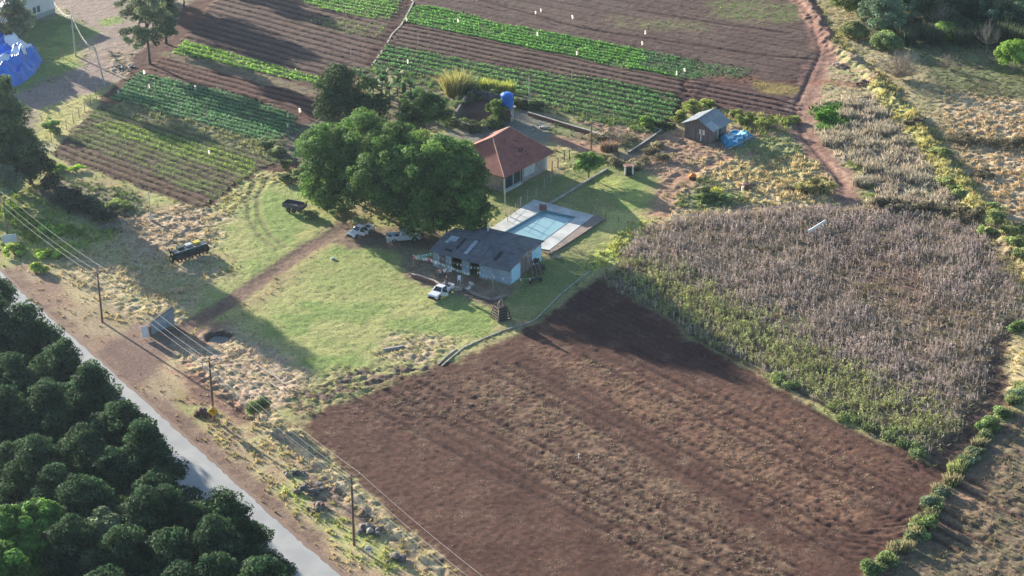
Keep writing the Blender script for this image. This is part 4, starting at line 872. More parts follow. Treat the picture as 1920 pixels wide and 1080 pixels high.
# ------------------------------------------------------------------ people
def person(label, loc, rz, shirt, trousers, pose='stand', z=0, hair=True):
    t = thing('person', label, 'person', Vector(loc)+Vector((0,0,z)), rz)
    J = {'pel':(0,0,.95),'chest':(0,0,1.30),'neck':(0,0,1.48),'head':(0,.01,1.60),'top':(0,.01,1.70),'nose':(0,.10,1.60),
         'hl':(-.10,0,.90),'kl':(-.11,.03,.50),'al':(-.11,0,.09),'tl':(-.12,.16,.04),'hr':(.10,0,.90),'kr':(.12,.05,.50),'ar':(.12,-.02,.09),'tr':(.13,.14,.04),
         'sl':(-.19,0,1.40),'el':(-.27,.02,1.14),'wl':(-.24,.16,.95),'sr':(.19,0,1.40),'er':(.27,.04,1.14),'wr':(.22,.22,1.02)}
    if pose == 'reach': J['el'] = (-.24,.22,1.30); J['wl'] = (-.20,.44,1.28); J['er'] = (.24,.2,1.25); J['wr'] = (.18,.42,1.22)
    R = {'pel':.125,'chest':.145,'neck':.055,'head':.095,'top':.06,'nose':.018,'hl':.085,'kl':.058,'al':.038,'tl':.035,'hr':.085,'kr':.058,'ar':.038,'tr':.035,'sl':.058,'el':.042,'wl':.027,'sr':.058,'er':.042,'wr':.027}
    E = [('pel','chest'),('chest','neck'),('neck','head'),('head','top'),('head','nose'),('pel','hl'),('hl','kl'),('kl','al'),('al','tl'),('pel','hr'),('hr','kr'),('kr','ar'),('ar','tr'),('chest','sl'),('sl','el'),('el','wl'),('chest','sr'),('sr','er'),('er','wr')]
    for s in 'lr':
        w_ = Vector(J['w'+s]); d = (w_-Vector(J['e'+s])).normalized(); sd = Vector((1,0,0)) if s == 'l' else Vector((-1,0,0)); q = w_+d*.07
        J['p'+s] = tuple(q); R['p'+s] = .028; E.append(('w'+s, 'p'+s))
        for k, (o, L) in enumerate(((-.03,.062),(-.01,.075),(.01,.07),(.03,.055))):
            a = f'f{s}{k}'; m_ = q+sd*o+d*L*.55; J[a] = tuple(m_); J[a+'t'] = tuple(q+sd*o+d*L+Vector((0,.01,-.02))); R[a] = .009; R[a+'t'] = .007; E += [('p'+s, a), (a, a+'t')]
        J['th'+s] = tuple(w_+d*.05+sd*.045); R['th'+s] = .010; E.append(('w'+s, 'th'+s))
    def skin(name, keys, edges, rad, m, parent, grow=0.0, lv=1):
        ix = {k: i for i, k in enumerate(keys)}; me = bpy.data.meshes.new(name); me.from_pydata([J[k] for k in keys], [(ix[a], ix[b]) for a, b in edges], []); me.update()
        o = link(bpy.data.objects.new(name, me), parent); sk = o.modifiers.new("skin", 'SKIN'); me.skin_vertices.new(name="") if not me.skin_vertices else None
        for k, i in ix.items(): v = me.skin_vertices[0].data[i]; r = rad[k]+grow; v.radius = (r, r); v.use_root = (i == 0)
        sb = o.modifiers.new("sub", 'SUBSURF'); sb.levels = lv; sb.render_levels = lv; me.materials.append(m); return o
    keys = list(J); skin('body', keys, E, R, M_SKIN, t)
    J['el2'] = tuple(Vector(J['sl']).lerp(Vector(J['el']), .75)); J['er2'] = tuple(Vector(J['sr']).lerp(Vector(J['er']), .75)); R['el2'] = .05; R['er2'] = .05
    skin('shirt', ['pel','chest','sl','el2','sr','er2'], [('pel','chest'),('chest','sl'),('sl','el2'),('chest','sr'),('sr','er2')], R, shirt, t, .022)
    long_ = trousers is M_JEAN
    J['kl2'] = J['al'] if long_ else J['kl']; J['kr2'] = J['ar'] if long_ else J['kr']; R['kl2'] = R['kr2'] = .05 if long_ else .065; J['w0'] = (0,0,.98); R['w0'] = .115
    ks = ['w0','hl','kl','kl2','hr','kr','kr2'] if long_ else ['w0','hl','kl2','hr','kr2']
    es = [('w0','hl'),('hl','kl'),('kl','kl2'),('w0','hr'),('hr','kr'),('kr','kr2')] if long_ else [('w0','hl'),('hl','kl2'),('w0','hr'),('hr','kr2')]
    skin('trousers' if long_ else 'shorts', ks, es, R, trousers, t, .022)
    J['h1'] = (0,-.015,1.66); J['h2'] = (0,-.05,1.60); R['h1'] = .085; R['h2'] = .075
    skin('hair', ['h1','h2'], [('h1','h2')], R, M_HAIR, t, .012)
    return t
M_SHW = mat("white_shirt", (.74,.75,.74), (.66,.67,.66), 9, .9); M_SHD = mat("dark_shirt", (.05,.05,.06), (.08,.07,.07), 9, .9); M_SHP = mat("beige_shirt", (.50,.40,.33), (.42,.33,.27), 9, .9)
person('person in white shirt and light shorts standing at the tail of the silver pickup', on(728, 462), 2.9, M_SHW, M_KHAKI, 'reach')
bp_ = Matrix.LocRotScale(W2.location, W2.rotation_euler, W2.scale) @ Vector((-1.55, .1, .75)); person('person in dark shirt standing in the bed of the white pickup', bp_, .6, M_SHD, M_JEAN, 'stand')
person('person in beige shirt standing by the low brick planter', on(826, 525), 1.0, M_SHP, M_JEAN, 'reach')
person('person in white shirt beside the one in beige by the planter', on(834, 523), 3.6, M_SHW, M_JEAN)

# ------------------------------------------------------------------ bonfire stack of squared logs
def bonfire():
    t = thing('bonfire_stack', 'tall square tapering stack of dark logs with pale split logs leaning on top', 'log stack', on(939, 597), .55); t.scale = (.68, .68, .9)
    z = .0; n = 11
    for k in range(n):
        w_ = 1.35-.55*(k/n)**1.3; m = MB(); h_ = .2
        for s in (-1, 1):
            if k % 2 == 0: m.tube([(-w_-.12, s*w_, z+.1), (w_+.12, s*w_, z+.1)], .115, 7)
            else: m.tube([(s*w_, -w_-.12, z+.1), (s*w_, w_+.12, z+.1)], .115, 7)
        m.build('log_course', M_LOG, t); z += .19
    MB().box(-.85,.85,-.85,.85,0,1.7).build('dark_core', M_BLK, t)  # black block filling the hollow of the stack
    rs = random.Random(4)
    for k in range(9):
        a = k*.7; MB().tube([(math.cos(a)*.62, math.sin(a)*.62, z-.15), (math.cos(a)*.1, math.sin(a)*.1, z+rs.uniform(.75,1.1))], .07, 6).build('leaning_log', M_LOGP if k % 3 else M_LOG, t)
    for s in (-1, 1): MB().tube([(s*1.42, -1.42, 0), (s*1.05, -1.05, z-.3)], .07, 6).build('corner_pole', M_LOGP, t)
bonfire()

# ------------------------------------------------------------------ farm trailer, seed drill, entrance wall, beam over the pit
def trailer():
    t = thing('farm_trailer', 'dark wooden box trailer with twin wheels parked at the edge of the lawn', 'trailer', on(553, 396), math.radians(-24)); t.scale = (.8, .8, .85)
    fl = MB().box(-1.9,1.9,-.95,.95,.75,.87).build('floor', M_WOOD, t); gp = mat("faded_purple_boards", (.125,.11,.145), (.085,.075,.10), 2, .85, wave=('Z', 3, .02))
    for n_, b_ in (('side_board', (-1.9,1.9,-.99,-.93,.87,1.5)), ('side_board', (-1.9,1.9,.93,.99,.87,1.5)), ('end_board', (-1.96,-1.9,-.95,.95,.87,1.5)), ('end_board', (1.9,1.96,-.95,.95,.87,1.5))): MB().box(*b_).build(n_, gp, t)
    MB().box(-1.5,1.2,-.08,.08,.55,.74).build('chassis', M_RUST, t)
    for x in (-.75, .25):
        for s in (-1, 1):
            w_ = MB().cyl((x, s*.86-.12, .42), .42, .24, 16, 'Y').build('wheel', M_TYRE, t); MB().cyl((x, s*.86-.135 if s < 0 else s*.86+.125, .42), .2, .012, 12, 'Y').build('rim', M_RUST, w_)
    MB().tube([(1.2,0,.6),(3.3,0,.35),(3.5,0,.35)], .06, 6).build('drawbar', M_RUST, t)
    MB().box(-1.2,.6,-.5,.4,.872,1.1).build('load', M_RUB, t)
    MB().tube([(-2.1,.6,0),(-2.4,.9,2.0),(-2.1,.8,2.6)], .06, 6).build('pole', M_LOGP, t)
trailer()
def drill():
    a = G(326, 492); b = G(388, 472); u, v, L = frame2(a, b)
    t = thing('seed_drill', 'wide dark green seed drill with yellow hoppers parked on the dry grass', 'seed drill', (a.x, a.y, 0), math.atan2(u.y, u.x))
    MB().box(0,L,-.12,.12,.85,1.1).build('frame', M_GREENM, t); MB().box8((.2,L-.2,-.35,.1),.25,(.1,L-.1,-.3,.1),.845).build('seed_tubes', M_BLK, t); MB().prism([(0,1.15),(L,1.15),(L,1.45),(0,1.45)], -.05, .75).build('hopper', M_GREENM, t)
    MB().box(.05,L-.05,-.3,-.12,1.3,1.42).build('footboard', M_SHEET, t)
    for k in range(3): MB().box8((.9+k*1.25, 1.7+k*1.25, .1, .6), 1.453, (.8+k*1.25, 1.8+k*1.25, 0, .7), 1.8).build('seed_box', M_YEL if k == 2 else M_GREENM if k == 0 else M_SHEET, t)
    for s, x in ((0, -.25), (1, L+.02)):
        w_ = MB().cyl((x, .2, .5), .5, .22, 16, 'X').build('wheel', M_TYRE, t); MB().cyl((x-.012, .2, .5), .22, .01, 12, 'X').build('rim', M_YEL, w_)
    for k in range(9):
        x = .35+k*(L-.7)/8; MB().beam((x,0,.9),(x,-.45,.35),.07).cyl((x-.02,-.5,.28),.27,.04,12,'X').build('seed_disc', M_RUST, t)
    MB().tube([(-.2,.2,1.0),(-.35,.5,1.9)], .09, 6).build('marker_arm', M_BLK, t); MB().tube([(L*.5,.7,.8),(L*.5,2.3,.5)], .08, 6).build('drawbar', M_GREENM, t)
drill()
def gate_wall():
    a = G(283, 627); b = G(326, 607); u, v, L = frame2(a, b)
    t = thing('entrance_wall', 'grey blue painted entrance wall at the start of the drive', 'wall', (a.x, a.y, 0), math.atan2(u.y, u.x))
    m_ = mat("mural_grey", (.32,.37,.41), (.20,.25,.29), 1.2, .8)
    MB().prism([(0,0),(L,0),(L,2.3),(L-.4,2.35),(0,1.55)], -.14, .14).build('wall', m_, t)
    MB().add(*[([(x,y,z) for x, z in ((-.05,1.553),(L-.4,2.353),(L+.05,2.303)) for y in (-.2,.2)]+[(x,y,z+.1) for x, z in ((-.05,1.553),(L-.4,2.353),(L+.05,2.303)) for y in (-.2,.2)]), [(0,2,3,1),(2,4,5,3),(6,7,9,8),(8,9,11,10),(0,6,8,2),(2,8,10,4),(1,3,9,7),(3,5,11,9),(0,1,7,6),(4,10,11,5)]]).build('capping', M_DARK, t)
    MB().box(-.35,-.02,-.2,.2,0,1.2).build('pier', M_RUST, t)
gate_wall()
t = thing('sign_board', 'blank white board propped on the end of the entrance wall', 'sign', on(274, 636), .5)
MB().slab((-.45,0,.25),(.45,0,.25),(.45,.45,1.55),(-.45,.45,1.55),.05).build('panel', M_WPAINT, t); MB().beam((.3,.6,0),(.3,.5,1.4),.08).beam((-.3,.6,0),(-.3,.5,1.4),.08).build('stake', M_WOOD, t)
t = thing('water_pit', 'round dark pit of still water beside the drive', 'pit', (pc.x, pc.y, -.38))
mb = MB(); mb.add([(1.4*math.cos(a)*(1+.08*math.sin(3*a)), 1.3*math.sin(a), 0) for a in [k*math.pi/16 for k in range(32)]], [tuple(range(32))]).build('water', mat("dark_water", (.015,.022,.028), (.02,.03,.035), 1, .15), t)
t = thing('concrete_trough', 'concrete beam lying over a small dark pit on the lawn', 'trough', on(740, 655), .35)
MB().beam((-1.3,.3,.2),(1.3,.3,.2),.3,.22).build('beam', M_CONC2, t); MB().beam((-1.2,.0,.1),(1.1,.0,.1),.12,.1).build('rail', M_CONC2, t)
MB().box(-.9,1.0,-.9,-.1,-.05,.06).build('pit_shade', mat("pit_shade_paint", (.06,.075,.07), (.04,.05,.05), 3, .7), t)  # dark slab stands in for the shade in the open hole
rs = random.Random(9)
for k, (p, q, lb) in enumerate((((482,685),(512,706),'longest of the weathered boards lying in the dry grass'), ((510,702),(532,722),'short end board of the weathered boards in the dry grass'), ((492,706),(520,728),'weathered board nearest the camera in the dry grass'))):
    a = on(*p); b = on(*q)-a; t = thing('plank', lb, 'plank', a, 0, 'boards lying in the dry grass'); MB().beam((0,0,.12),(b.x,b.y,.15),.22,.06).build('board', M_LOGP, t); MB().beam((.1,0,0),(b.x*.4,b.y*.4+.2,.06),.12).build('batten', M_WOOD, t)

# ------------------------------------------------------------------ utility poles and wires
def pole(label, px, py, pyt, px_top=None, arm=True, m=M_WOODP, r=.15, name='utility_pole', tilt=None, armlen=2.0, arz=0.6):
    b = on(px, py); H = ztop(px, py, pyt); t = thing(name, label, 'utility pole' if name == 'utility_pole' else 'pole', b)
    H -= b.z; dx = 0 if tilt is None else tilt
    MB().tube([(0,0,-.3),(dx*.5,0,H*.5),(dx,0,H)], [r, r*.85, r*.65], 8).build('shaft', m, t)
    if arm:
        c, s = math.cos(arz)*armlen/2, math.sin(arz)*armlen/2
        MB().beam((dx-c,-s,H-.35),(dx+c,s,H-.35),.11).build('crossarm', m, t)
        for k in (-.95, -.2, .9):
            MB().tube([(dx+c*k,s*k,H-.29),(dx+c*k,s*k,H-.08)], [.045,.06], 6).build('insulator', M_CPOLE, t)
    return [Vector((b.x+dx+c*k, b.y+s*k, b.z+H-.08)) for k in (-.95,-.2,.9)] if arm else Vector((b.x+dx, b.y, b.z+H))
# arms stand across the line: direction perpendicular to the road
pa = math.atan2(*(lambda d: (-d.x, d.y))(G(664,1022)-G(401,790))[::-1]) if False else 0.55
tops = [pole('wooden utility pole at the far left edge above the billboard', 14, 442, 372, arz=pa),
        pole('wooden utility pole standing left of the entrance wall', 192, 604, 505, arz=pa),
        pole('wooden utility pole right behind the yellow warning sign', 401, 790, 671, arz=pa),
        pole('wooden utility pole nearest the camera beside the ploughed field', 664, 1022, 889, arz=pa)]
d = tops[3][0]-tops[2][0]; tops.append([p+d for p in tops[3]]); d = tops[0][0]-tops[1][0]; tops.insert(0, [p+d for p in tops[0]])
for w_ in range(3):
    pts = []
    for a, b in zip(tops[:-1], tops[1:]):
        for k in range(10):
            s = k/10; p = a[w_].lerp(b[w_], s); p.z -= .5*4*s*(1-s); pts.append(p)
    pts.append(tops[-1][w_]); o = MB().tube(pts, .014, 5).build('power_line', M_WIRE)
    tag(o, ['bright overhead wire on the road side of the crossarms', 'middle overhead wire of the three on the crossarms', 'bright overhead wire on the field side of the crossarms'][w_], 'wire', 'overhead wires strung along the road')
q2 = pole('wooden utility pole rising behind the leafy small tree right of the farmhouse', 1108, 292, 236, arm=False, r=.12)
pole('slim pale pole standing in the green rows behind the water tank', 992, 192, 142, arm=False, m=M_CPOLE, r=.09, name='pole')
pole('thin dark post with a white box in the bare soil at left', 283, 414, 360, arm=False, m=M_CPOLE, r=.07, name='pole')
pa1 = pole('tall pale concrete pole at the bend of the top left track', 142, 105, 27, arm=False, m=M_CPOLE, r=.16, name='pole')
pa2 = pole('concrete pole carrying the streamer, standing at the field corner', 197, 160, 88, arm=False, m=M_CPOLE, r=.14, name='pole', tilt=-1.1)
pole('short dark post in the grass between the blue heap and the tall pole', 118, 108, 86, arm=False, r=.07, name='pole')
pole('grey pole standing before the corner of the farmhouse', 947, 404, 338, arm=False, m=M_CPOLE, r=.06, name='pole')
t = thing('meter_box', 'white box fixed low on the thin dark post at left', 'box', on(284, 413)+Vector((0,-.12,0))); MB().box(-.2,.2,-.12,.1,0,.9).build('case', M_WPAINT, t); MB().box(-.22,.22,-.14,.12,.9,.95).build('lid', M_CONC2, t)
# streamer of plastic strips between building and poles
g0 = G(101, 3, 4.3); pts = [g0]
def sag(a, b, s_, n=12): return [a.lerp(b, k/n)-Vector((0,0,s_*4*(k/n)*(1-k/n))) for k in range(1, n+1)]
l1 = sag(g0, pa1, 1.0); l2 = sag(pa1, pa2, 1.5); g3 = G(146, 150, .3); l3 = sag(pa2, g3, .6)
t = thing('streamer', 'long line of white plastic streamers strung between the top left poles', 'streamer', (0,0,0))
MB().tube([g0]+l1+l2+l3, .02, 4).build('cord', M_WHITE, t)
rs = random.Random(3); mb = MB(); allp = [g0]+l1+l2
for a, b in zip(allp[:-1], allp[1:]):
    for k in range(7):
        p = a.lerp(b, k/7); h_ = rs.uniform(.22,.5); x_ = rs.uniform(-.12,.12)
        mb.slab(p, p+(b-a)*.14, p+(b-a)*.14+Vector((x_,.05,-h_)), p+Vector((x_,.05,-h_)), .012)
mb.build('strips', M_CLOTH, t); mb = MB()
for a, b in zip([pa2]+l3[:-1], l3):
    p = a.lerp(b, .3); mb.slab(p, p+(b-a)*.3, p+(b-a)*.3+Vector((0,0,-.25)), p+Vector((.05,0,-.25)), .012)
mb.build('sparse_strips', M_CLOTH, t)

# ------------------------------------------------------------------ fences
def fence(label, pts, h, m=M_FWIRE, wires=4, name='wire_fence', r=.05, group=None, pm=M_CPOLE, mesh=False, rail=False):
    P = [on(*p) for p in pts]; o0 = P[0].copy(); t = thing(name, label, 'fence', o0, 0, group)
    for i, p in enumerate(P):
        q = p-o0; MB().tube([q-Vector((0,0,.2)), q+Vector((random.uniform(-.05,.05),0,h+random.uniform(-.1,.12)))], [r, r*.8], 6).build('post', pm, t)
    mb = MB()
    for k in range(wires):
        z = h*(.25+.7*k/max(1, wires-1)); mb.tube([p-o0+Vector((0,0,z)) for p in P], .012 if not rail else .03, 4)
    mb.build('wires', m, t)
    return t
pts = [(356,672),(380,694),(410,722),(440,748),(470,776),(500,800),(524,822),(548,845),(581,873),(602,889),(642,922),(686,965),(707,982),(731,1003),(753,1024),(778,1044),(800,1062),(826,1084),(850,1104)]
fence('long wire fence with pale posts between the road verge and the ploughed field', pts, 1.35, wires=5)
fence('wire fence with thin dark posts along the lower edge of the vegetable plot at left', [(97,268),(112,256),(125,244),(138,231),(149,222),(159,210),(170,196),(181,187)], 1.7, pm=M_RUST, wires=3)
fence('light fence round the shaded yard between farmhouse and pool', [(952,416),(958,408),(966,400),(976,388),(989,376),(1005,370),(1020,355),(1033,342),(1048,332)], 1.5, wires=3, pm=M_CPOLE)
fence('dark post fence beside the farmhouse corner near the leafy small tree', [(1035,325),(1046,315),(1058,302),(1068,300)], 1.7, pm=M_RUST, r=.09, wires=3)
fence('post and rail fence of pale stakes below the green rows', [(1000,205),(1022,210),(1048,216),(1075,222),(1100,228),(1123,236),(1150,242),(1175,248)], 1.6, pm=M_LOGP, wires=2)
fence('low fence of short dark posts before the corn along the pool yard', [(1110,400),(1135,408),(1160,417),(1185,425)], .9, pm=M_RUST, wires=2)
def lowwall(name, label, pts, h, w_, m, cat='wall', cap=None):
    P = [on(*p) for p in pts]; o0 = P[0].copy(); t = thing(name, label, cat, (o0.x, o0.y, 0)); mb = MB(); cb = MB()
    for a, b in zip(P[:-1], P[1:]):
        a = Vector((a.x-o0.x, a.y-o0.y, 0)); b = Vector((b.x-o0.x, b.y-o0.y, 0)); mb.beam(a+Vector((0,0,h/2-.1)), b+Vector((0,0,h/2-.1)), w_, h+.2); cb.beam(a+Vector((0,0,h+.035)), b+Vector((0,0,h+.035)), w_+.06, .06)
    mb.build('masonry', m, t); cb.build('coping', cap or M_CONC2, t)
lowwall('low_wall', 'straight pale capped low wall running from the pool towards the leafy small tree', [(1029,384),(1066,362),(1105,338),(1140,318)], .22, .16, M_CONC2)
lowwall('low_wall', 'dark capped low wall along the right side of the pool deck', [(1031,478),(1083,445),(1134,411)], .18, .25, M_BRICK, cap=M_STONE)
lowwall('low_wall', 'short concrete wall beyond the dry yard towards the plank shed', [(1178,290),(1212,268),(1240,248),(1225,243)], .4, .2, M_RUB)
lowwall('low_wall', 'low brick planter wall beside the white pickup and party shed', [(772,520),(790,524),(815,533),(822,538)], .5, .25, M_BRICK, cap=M_CONC2)
lowwall('low_wall', 'rough stone edging along the dirt yard before the party shed', [(868,542),(893,556),(922,566),(950,557)], .3, .45, M_RUB, cap=M_STONE)
lowwall('low_wall', 'dark low wall of the paved yard behind the farmhouse roof', [(990,216),(1030,228),(1065,239),(1110,252),(1140,263)], .5, .25, M_BRICK)
lowwall('kerb_line', 'thin pale raised kerb curving between lawn and ploughed field', [(828,687),(850,668),(870,652),(905,636),(950,618),(985,608),(1004,600),(1022,582),(1048,556),(1075,533),(1108,509)], .05, .11, M_CONC2, 'kerb')
lowwall('kerb_line', 'short second pale kerb ending at the lawn corner', [(821,684),(838,668),(856,655)], .05, .11, M_CONC2, 'kerb')
lowwall('water_channel', 'narrow pale channel between the two blocks of top vegetable beds', [(776,3),(765,25),(752,48),(735,65),(722,88),(710,105),(697,124)], .08, .22, M_CONC2, 'channel')
lowwall('hedge_wall', 'old vine topped wall round the earth yard behind the farmhouse', [(855,225),(872,196),(888,183),(925,190),(960,198),(1015,206)], 1.3, .3, M_RUB, cap=M_RUB)
lowwall('low_wall', 'vine covered low wall closing the earth yard towards the farmhouse', [(845,232),(880,245),(915,243),(945,226)], 1.0, .3, M_RUB, cap=M_RUB)

# ------------------------------------------------------------------ road signs, billboard
def sign_y():
    b = on(401, 797); t = thing('warning_sign', 'yellow diamond warning sign with a black bent arrow beside the road', 'road sign', b, math.radians(8)); 
    MB().tube([(0,.04,-.2),(0,.04,2.2)], .04, 6).build('post', M_WOOD, t); c = 1.75; r = .62
    p = MB().slab((0,-.02,c-r),(r,-.02,c),(0,-.02,c+r),(-r,-.02,c),-.03).build('face', M_SIGNY, t)
    MB().box(.06,.14,-.035,-.024,c-.3,c+.06).box(-.16,.14,-.035,-.024,c+.06,c+.14).add([(-.16,-.03,c-.04),(-.16,-.03,c+.24),(-.34,-.03,c+.1),(-.16,-.024,c-.04),(-.16,-.024,c+.24),(-.34,-.024,c+.1)],[(0,2,1),(3,4,5),(0,1,4,3),(1,2,5,4),(2,0,3,5)]).build('arrow', M_BLK, p)
sign_y()
t = thing('round_sign', 'small round white sign with a dark bar in the verge near the road', 'road sign', on(692, 1050), .1)
MB().tube([(0,.03,-.1),(0,.03,1.5)], .035, 6).build('post', M_WOODP, t); f_ = MB().cyl((0,-.02,1.3),.42,.03,20,'Y').build('face', M_WPAINT, t); MB().box(-.25,.25,-.035,-.022,1.24,1.36).build('bar', M_BLK, f_)
t = thing('billboard', 'plain pale billboard standing in the weeds at the left edge', 'billboard', on(19, 462), .3)
MB().box(-.95,.95,-.05,0,.6,1.75).build('panel', mat("pale_blue_board", (.55,.6,.66), (.48,.53,.6), 1, .6), t)
for x in (-.7,.7): MB().box(x-.05,x+.05,.003,.1,-.2,1.7).build('leg', M_WOOD, t)

# ------------------------------------------------------------------ bunting round the shed front
def bunting(label, pts, n, sg, cols, fs=.22):
    t = thing('bunting', label, 'bunting', pts[0], 0); o0 = pts[0]; line_ = []
    for a, b in zip(pts[:-1], pts[1:]): line_ += [a.lerp(b, k/8)-Vector((0,0,sg*4*(k/8)*(1-k/8)))-o0 for k in range(8)]
    line_.append(pts[-1]-o0); MB().tube(line_, .012, 4).build('cord', M_WHITE, t); rs = random.Random(n)
    for k in range(n):
        s = (k+.5)/n*(len(line_)-1); i = int(s); p = line_[i].lerp(line_[min(i+1, len(line_)-1)], s-i); d = (line_[min(i+1, len(line_)-1)]-line_[i]).normalized()*fs*rs.uniform(.6,1.1)
        MB().slab(p-d/2, p+d/2, p+d/2.4+Vector((0,.03,-fs*1.5)), p-d/2.4+Vector((0,-.03,-fs*1.5)), .012).build('pennant', cols[k % len(cols)], t)
def posth(px, py, h): return on(px, py)+Vector((0,0,h))
bp0 = posth(776,500,1.6); bp1 = shedp(.3,-.05,2.1); bp2 = posth(822,515,1.9)
for nm, p_, h_ in (('leftmost bare bunting post on the lawn edge', (776,500), 1.65), ('bunting post standing over the low brick planter', (822,515), 1.95), ('bunting post in the dirt yard before the shed doors', (867,527), 1.5), ('tall thin bunting post right of the shed doors', (924,549), 2.6)):
    t = thing('bunting_post', nm, 'post', on(*p_)); MB().tube([(0,0,-.2),(0,0,h_)], .045, 6).build('shaft', M_LOGP, t); MB().tube([(0,0,h_),(0,0,h_+.08)], [.07,.05], 6).build('cap', M_WHITE, t)
bunting('coloured bunting from the shed corner to the leftmost post', [bp1, bp0], 9, .1, [M_WHITE, M_GRNB, M_WHITE, M_BLUB])
bunting('bright bunting from the leftmost post to the post over the planter', [bp0, posth(806,505,1.7), bp2], 18, .12, [M_PINKB, M_WHITE, M_YELB, M_BLUB, M_GRNB, M_WHITE, M_WHITE, M_WHITE, M_PINKB], .28)
bunting('white bunting crossing before the dark shed openings', [bp2, posth(845,520,1.6), posth(867,527,1.45), posth(882,529,1.3)], 20, .1, [M_WHITE, M_BLUB, M_WHITE, M_WHITE, M_GRNB])
bunting('short white bunting along the right end of the shed front', [shedp(8.6,-.1,2.1), posth(895,525,1.2), posth(924,549,2.4), shedp(15.5,0,2.0)], 14, .25, [M_WHITE, M_WHITE, M_BLUB], .2)
bunting('white bunting hanging under the eave over the dark openings', [shedp(1.2,-.1,1.9), shedp(5,-.1,1.5), shedp(8.6,-.1,2.0)], 14, .2, [M_WHITE, M_GRNB, M_WHITE], .2)
for k, (p_, m_, lb) in enumerate((((861,530), M_WHITE, 'white plastic chair in the dirt yard right of the planter'), ((866,541), M_LOGP, 'pale plastic chair behind the tail of the white pickup'), ((884,537), M_WHITE, 'white plastic chair under the bunting near the shed front'), ((878,546), M_WHITE, 'white plastic chair nearest the camera in the dirt yard'), ((843,513), M_WHITE, 'white plastic chair close to the dark shed openings'))):
    t = thing('garden_chair', lb, 'chair', on(*p_), k*1.3, 'plastic chairs in the dirt yard')
    MB().box(-.23,.23,-.22,.22,.42,.46).build('seat', m_, t); MB().box8((-.22,.22,.20,.23),.462,(-.2,.2,.30,.33),.88).build('backrest', m_, t)
    for x in (-.2,.2):
        for y in (-.19,.19): MB().tube([(x*1.1,y*1.1,0),(x,y,.418)], .02, 5).build('leg', m_, t)
        MB().box(x-.025,x+.025,-.18,.24,.64,.67).build('armrest', m_, t)
t = thing('hay_bale', 'small pale heap of straw lying behind the white pickup', 'straw', on(857, 543)); MB().sphere((0,0,.1),.6,12,7,(1.5,.9,.5)).build('straw', M_LOGP, t, smooth=True)

# ------------------------------------------------------------------ yard junk
def junkpile(label, px, py, n, r, mats, seed, zf=.5, name='rubble_heap', sz=(.18,.5)):
    t = thing(name, label, 'rubble heap', on(px, py)); rs = random.Random(seed); 
    for k in range(n):
        a = rs.uniform(0, 6.28); d_ = r*rs.random()**.6; s = rs.uniform(*sz); mb = MB()
        q = Matrix.Translation((math.cos(a)*d_, math.sin(a)*d_*.8, s*.35+zf*(1-d_/r)*rs.random())) @ Matrix.Rotation(rs.uniform(0,3), 4, 'Z') @ Matrix.Rotation(rs.uniform(-.5,.5), 4, 'X')
        mb.sphere((0,0,0), s, 7, 5, (rs.uniform(.7,1.4), rs.uniform(.6,1), rs.uniform(.4,.7))); mb.v = [tuple(q @ (Vector(v)*rs.uniform(.85,1.15))) for v in mb.v]
        mb.build('rock', rs.choice(mats), t)
junkpile('grey rubble heap by the verge fence, largest of the roadside heaps', 580, 918, 16, 1.6, [M_RUB, M_RUB, M_STONE], 1)
junkpile('dark rubble heap just right of the largest roadside heap', 596, 955, 12, 1.3, [M_RUB, M_RUST], 2)
junkpile('dark rubble heap beside the pole nearest the camera', 690, 998, 16, 1.3, [M_RUB, M_RUB, M_CONC2], 3)
junkpile('rubble heap in the dry grass lowest on the verge', 738, 1050, 12, 1.1, [M_RUB, M_STONE], 4)
junkpile('small rubble heap under the fence above the roadside heaps', 550, 888, 12, 1.1, [M_RUB, M_CONC2], 5, sz=(.12,.35))
junkpile('dark soil clods heaped behind the yellow warning sign', 385, 776, 12, 1.3, [M_RUST, mat("dark_clod", (.09,.05,.04), (.13,.07,.055), 3, .95)], 6)
junkpile('pale rubbish and stones heaped by the top left field corner', 228, 128, 26, 2.6, [M_CONC2, M_WPAINT, M_STONE, M_RUST], 7, .3, sz=(.12,.35))
junkpile('heap of rubbish at the bend of the dirt track', 1578, 124, 22, 2.0, [M_RUB, M_PINKW, M_STONE, M_RUST], 8, .4, sz=(.15,.4))
junkpile('dark stump and rubbish pile at the end of the short spur track', 1618, 160, 14, 1.4, [M_RUST, M_BLK, M_LOG], 9)
junkpile('stone and junk pile beside the iron stove in the dry weeds', 1402, 352, 12, 1.1, [M_RUST, M_RUB, M_PINKW], 10)
junkpile('white and grey debris on the paved yard behind the roof', 1012, 240, 14, 1.6, [M_WPAINT, M_CONC2, M_CONC2], 11, .2, sz=(.1,.3))
junkpile('firewood and junk pile against the gable of the party shed', 1014, 505, 12, 1.2, [M_LOG, M_RUST, M_BLK], 12)
t = thing('brick_stove', 'dark brick stove block with two pale uprights at the yard edge', 'stove', on(1179, 327), .1)
MB().box(-.6,.6,-.4,.4,0,1.3).build('block', M_DARK, t)
for x in (-.72,.38): MB().box(x,x+.22,-.52,-.41,.15,1.5).build('upright', M_WPAINT, t)
MB().box(-.75,.75,-.5,.5,1.303,1.45).build('slab', M_BRICK, t)
t = thing('iron_stove', 'rusty upright barrel with thin chimney pipe standing in the dry weeds', 'stove', on(1400, 355), .1)
MB().cyl((0,0,0),.42,1.0,14).build('barrel', M_RUST, t); MB().cyl((0,0,1.0),.08,1.7,8).build('chimney', M_RUST, t); MB().box(-.75,-.45,-.3,0,0,.6).build('block', M_WPAINT, t)
t = thing('fallen_column', 'long white fallen column lying in the dry corn', 'column', on(1516, 445)); d = G(1547, 431)-G(1516, 445)
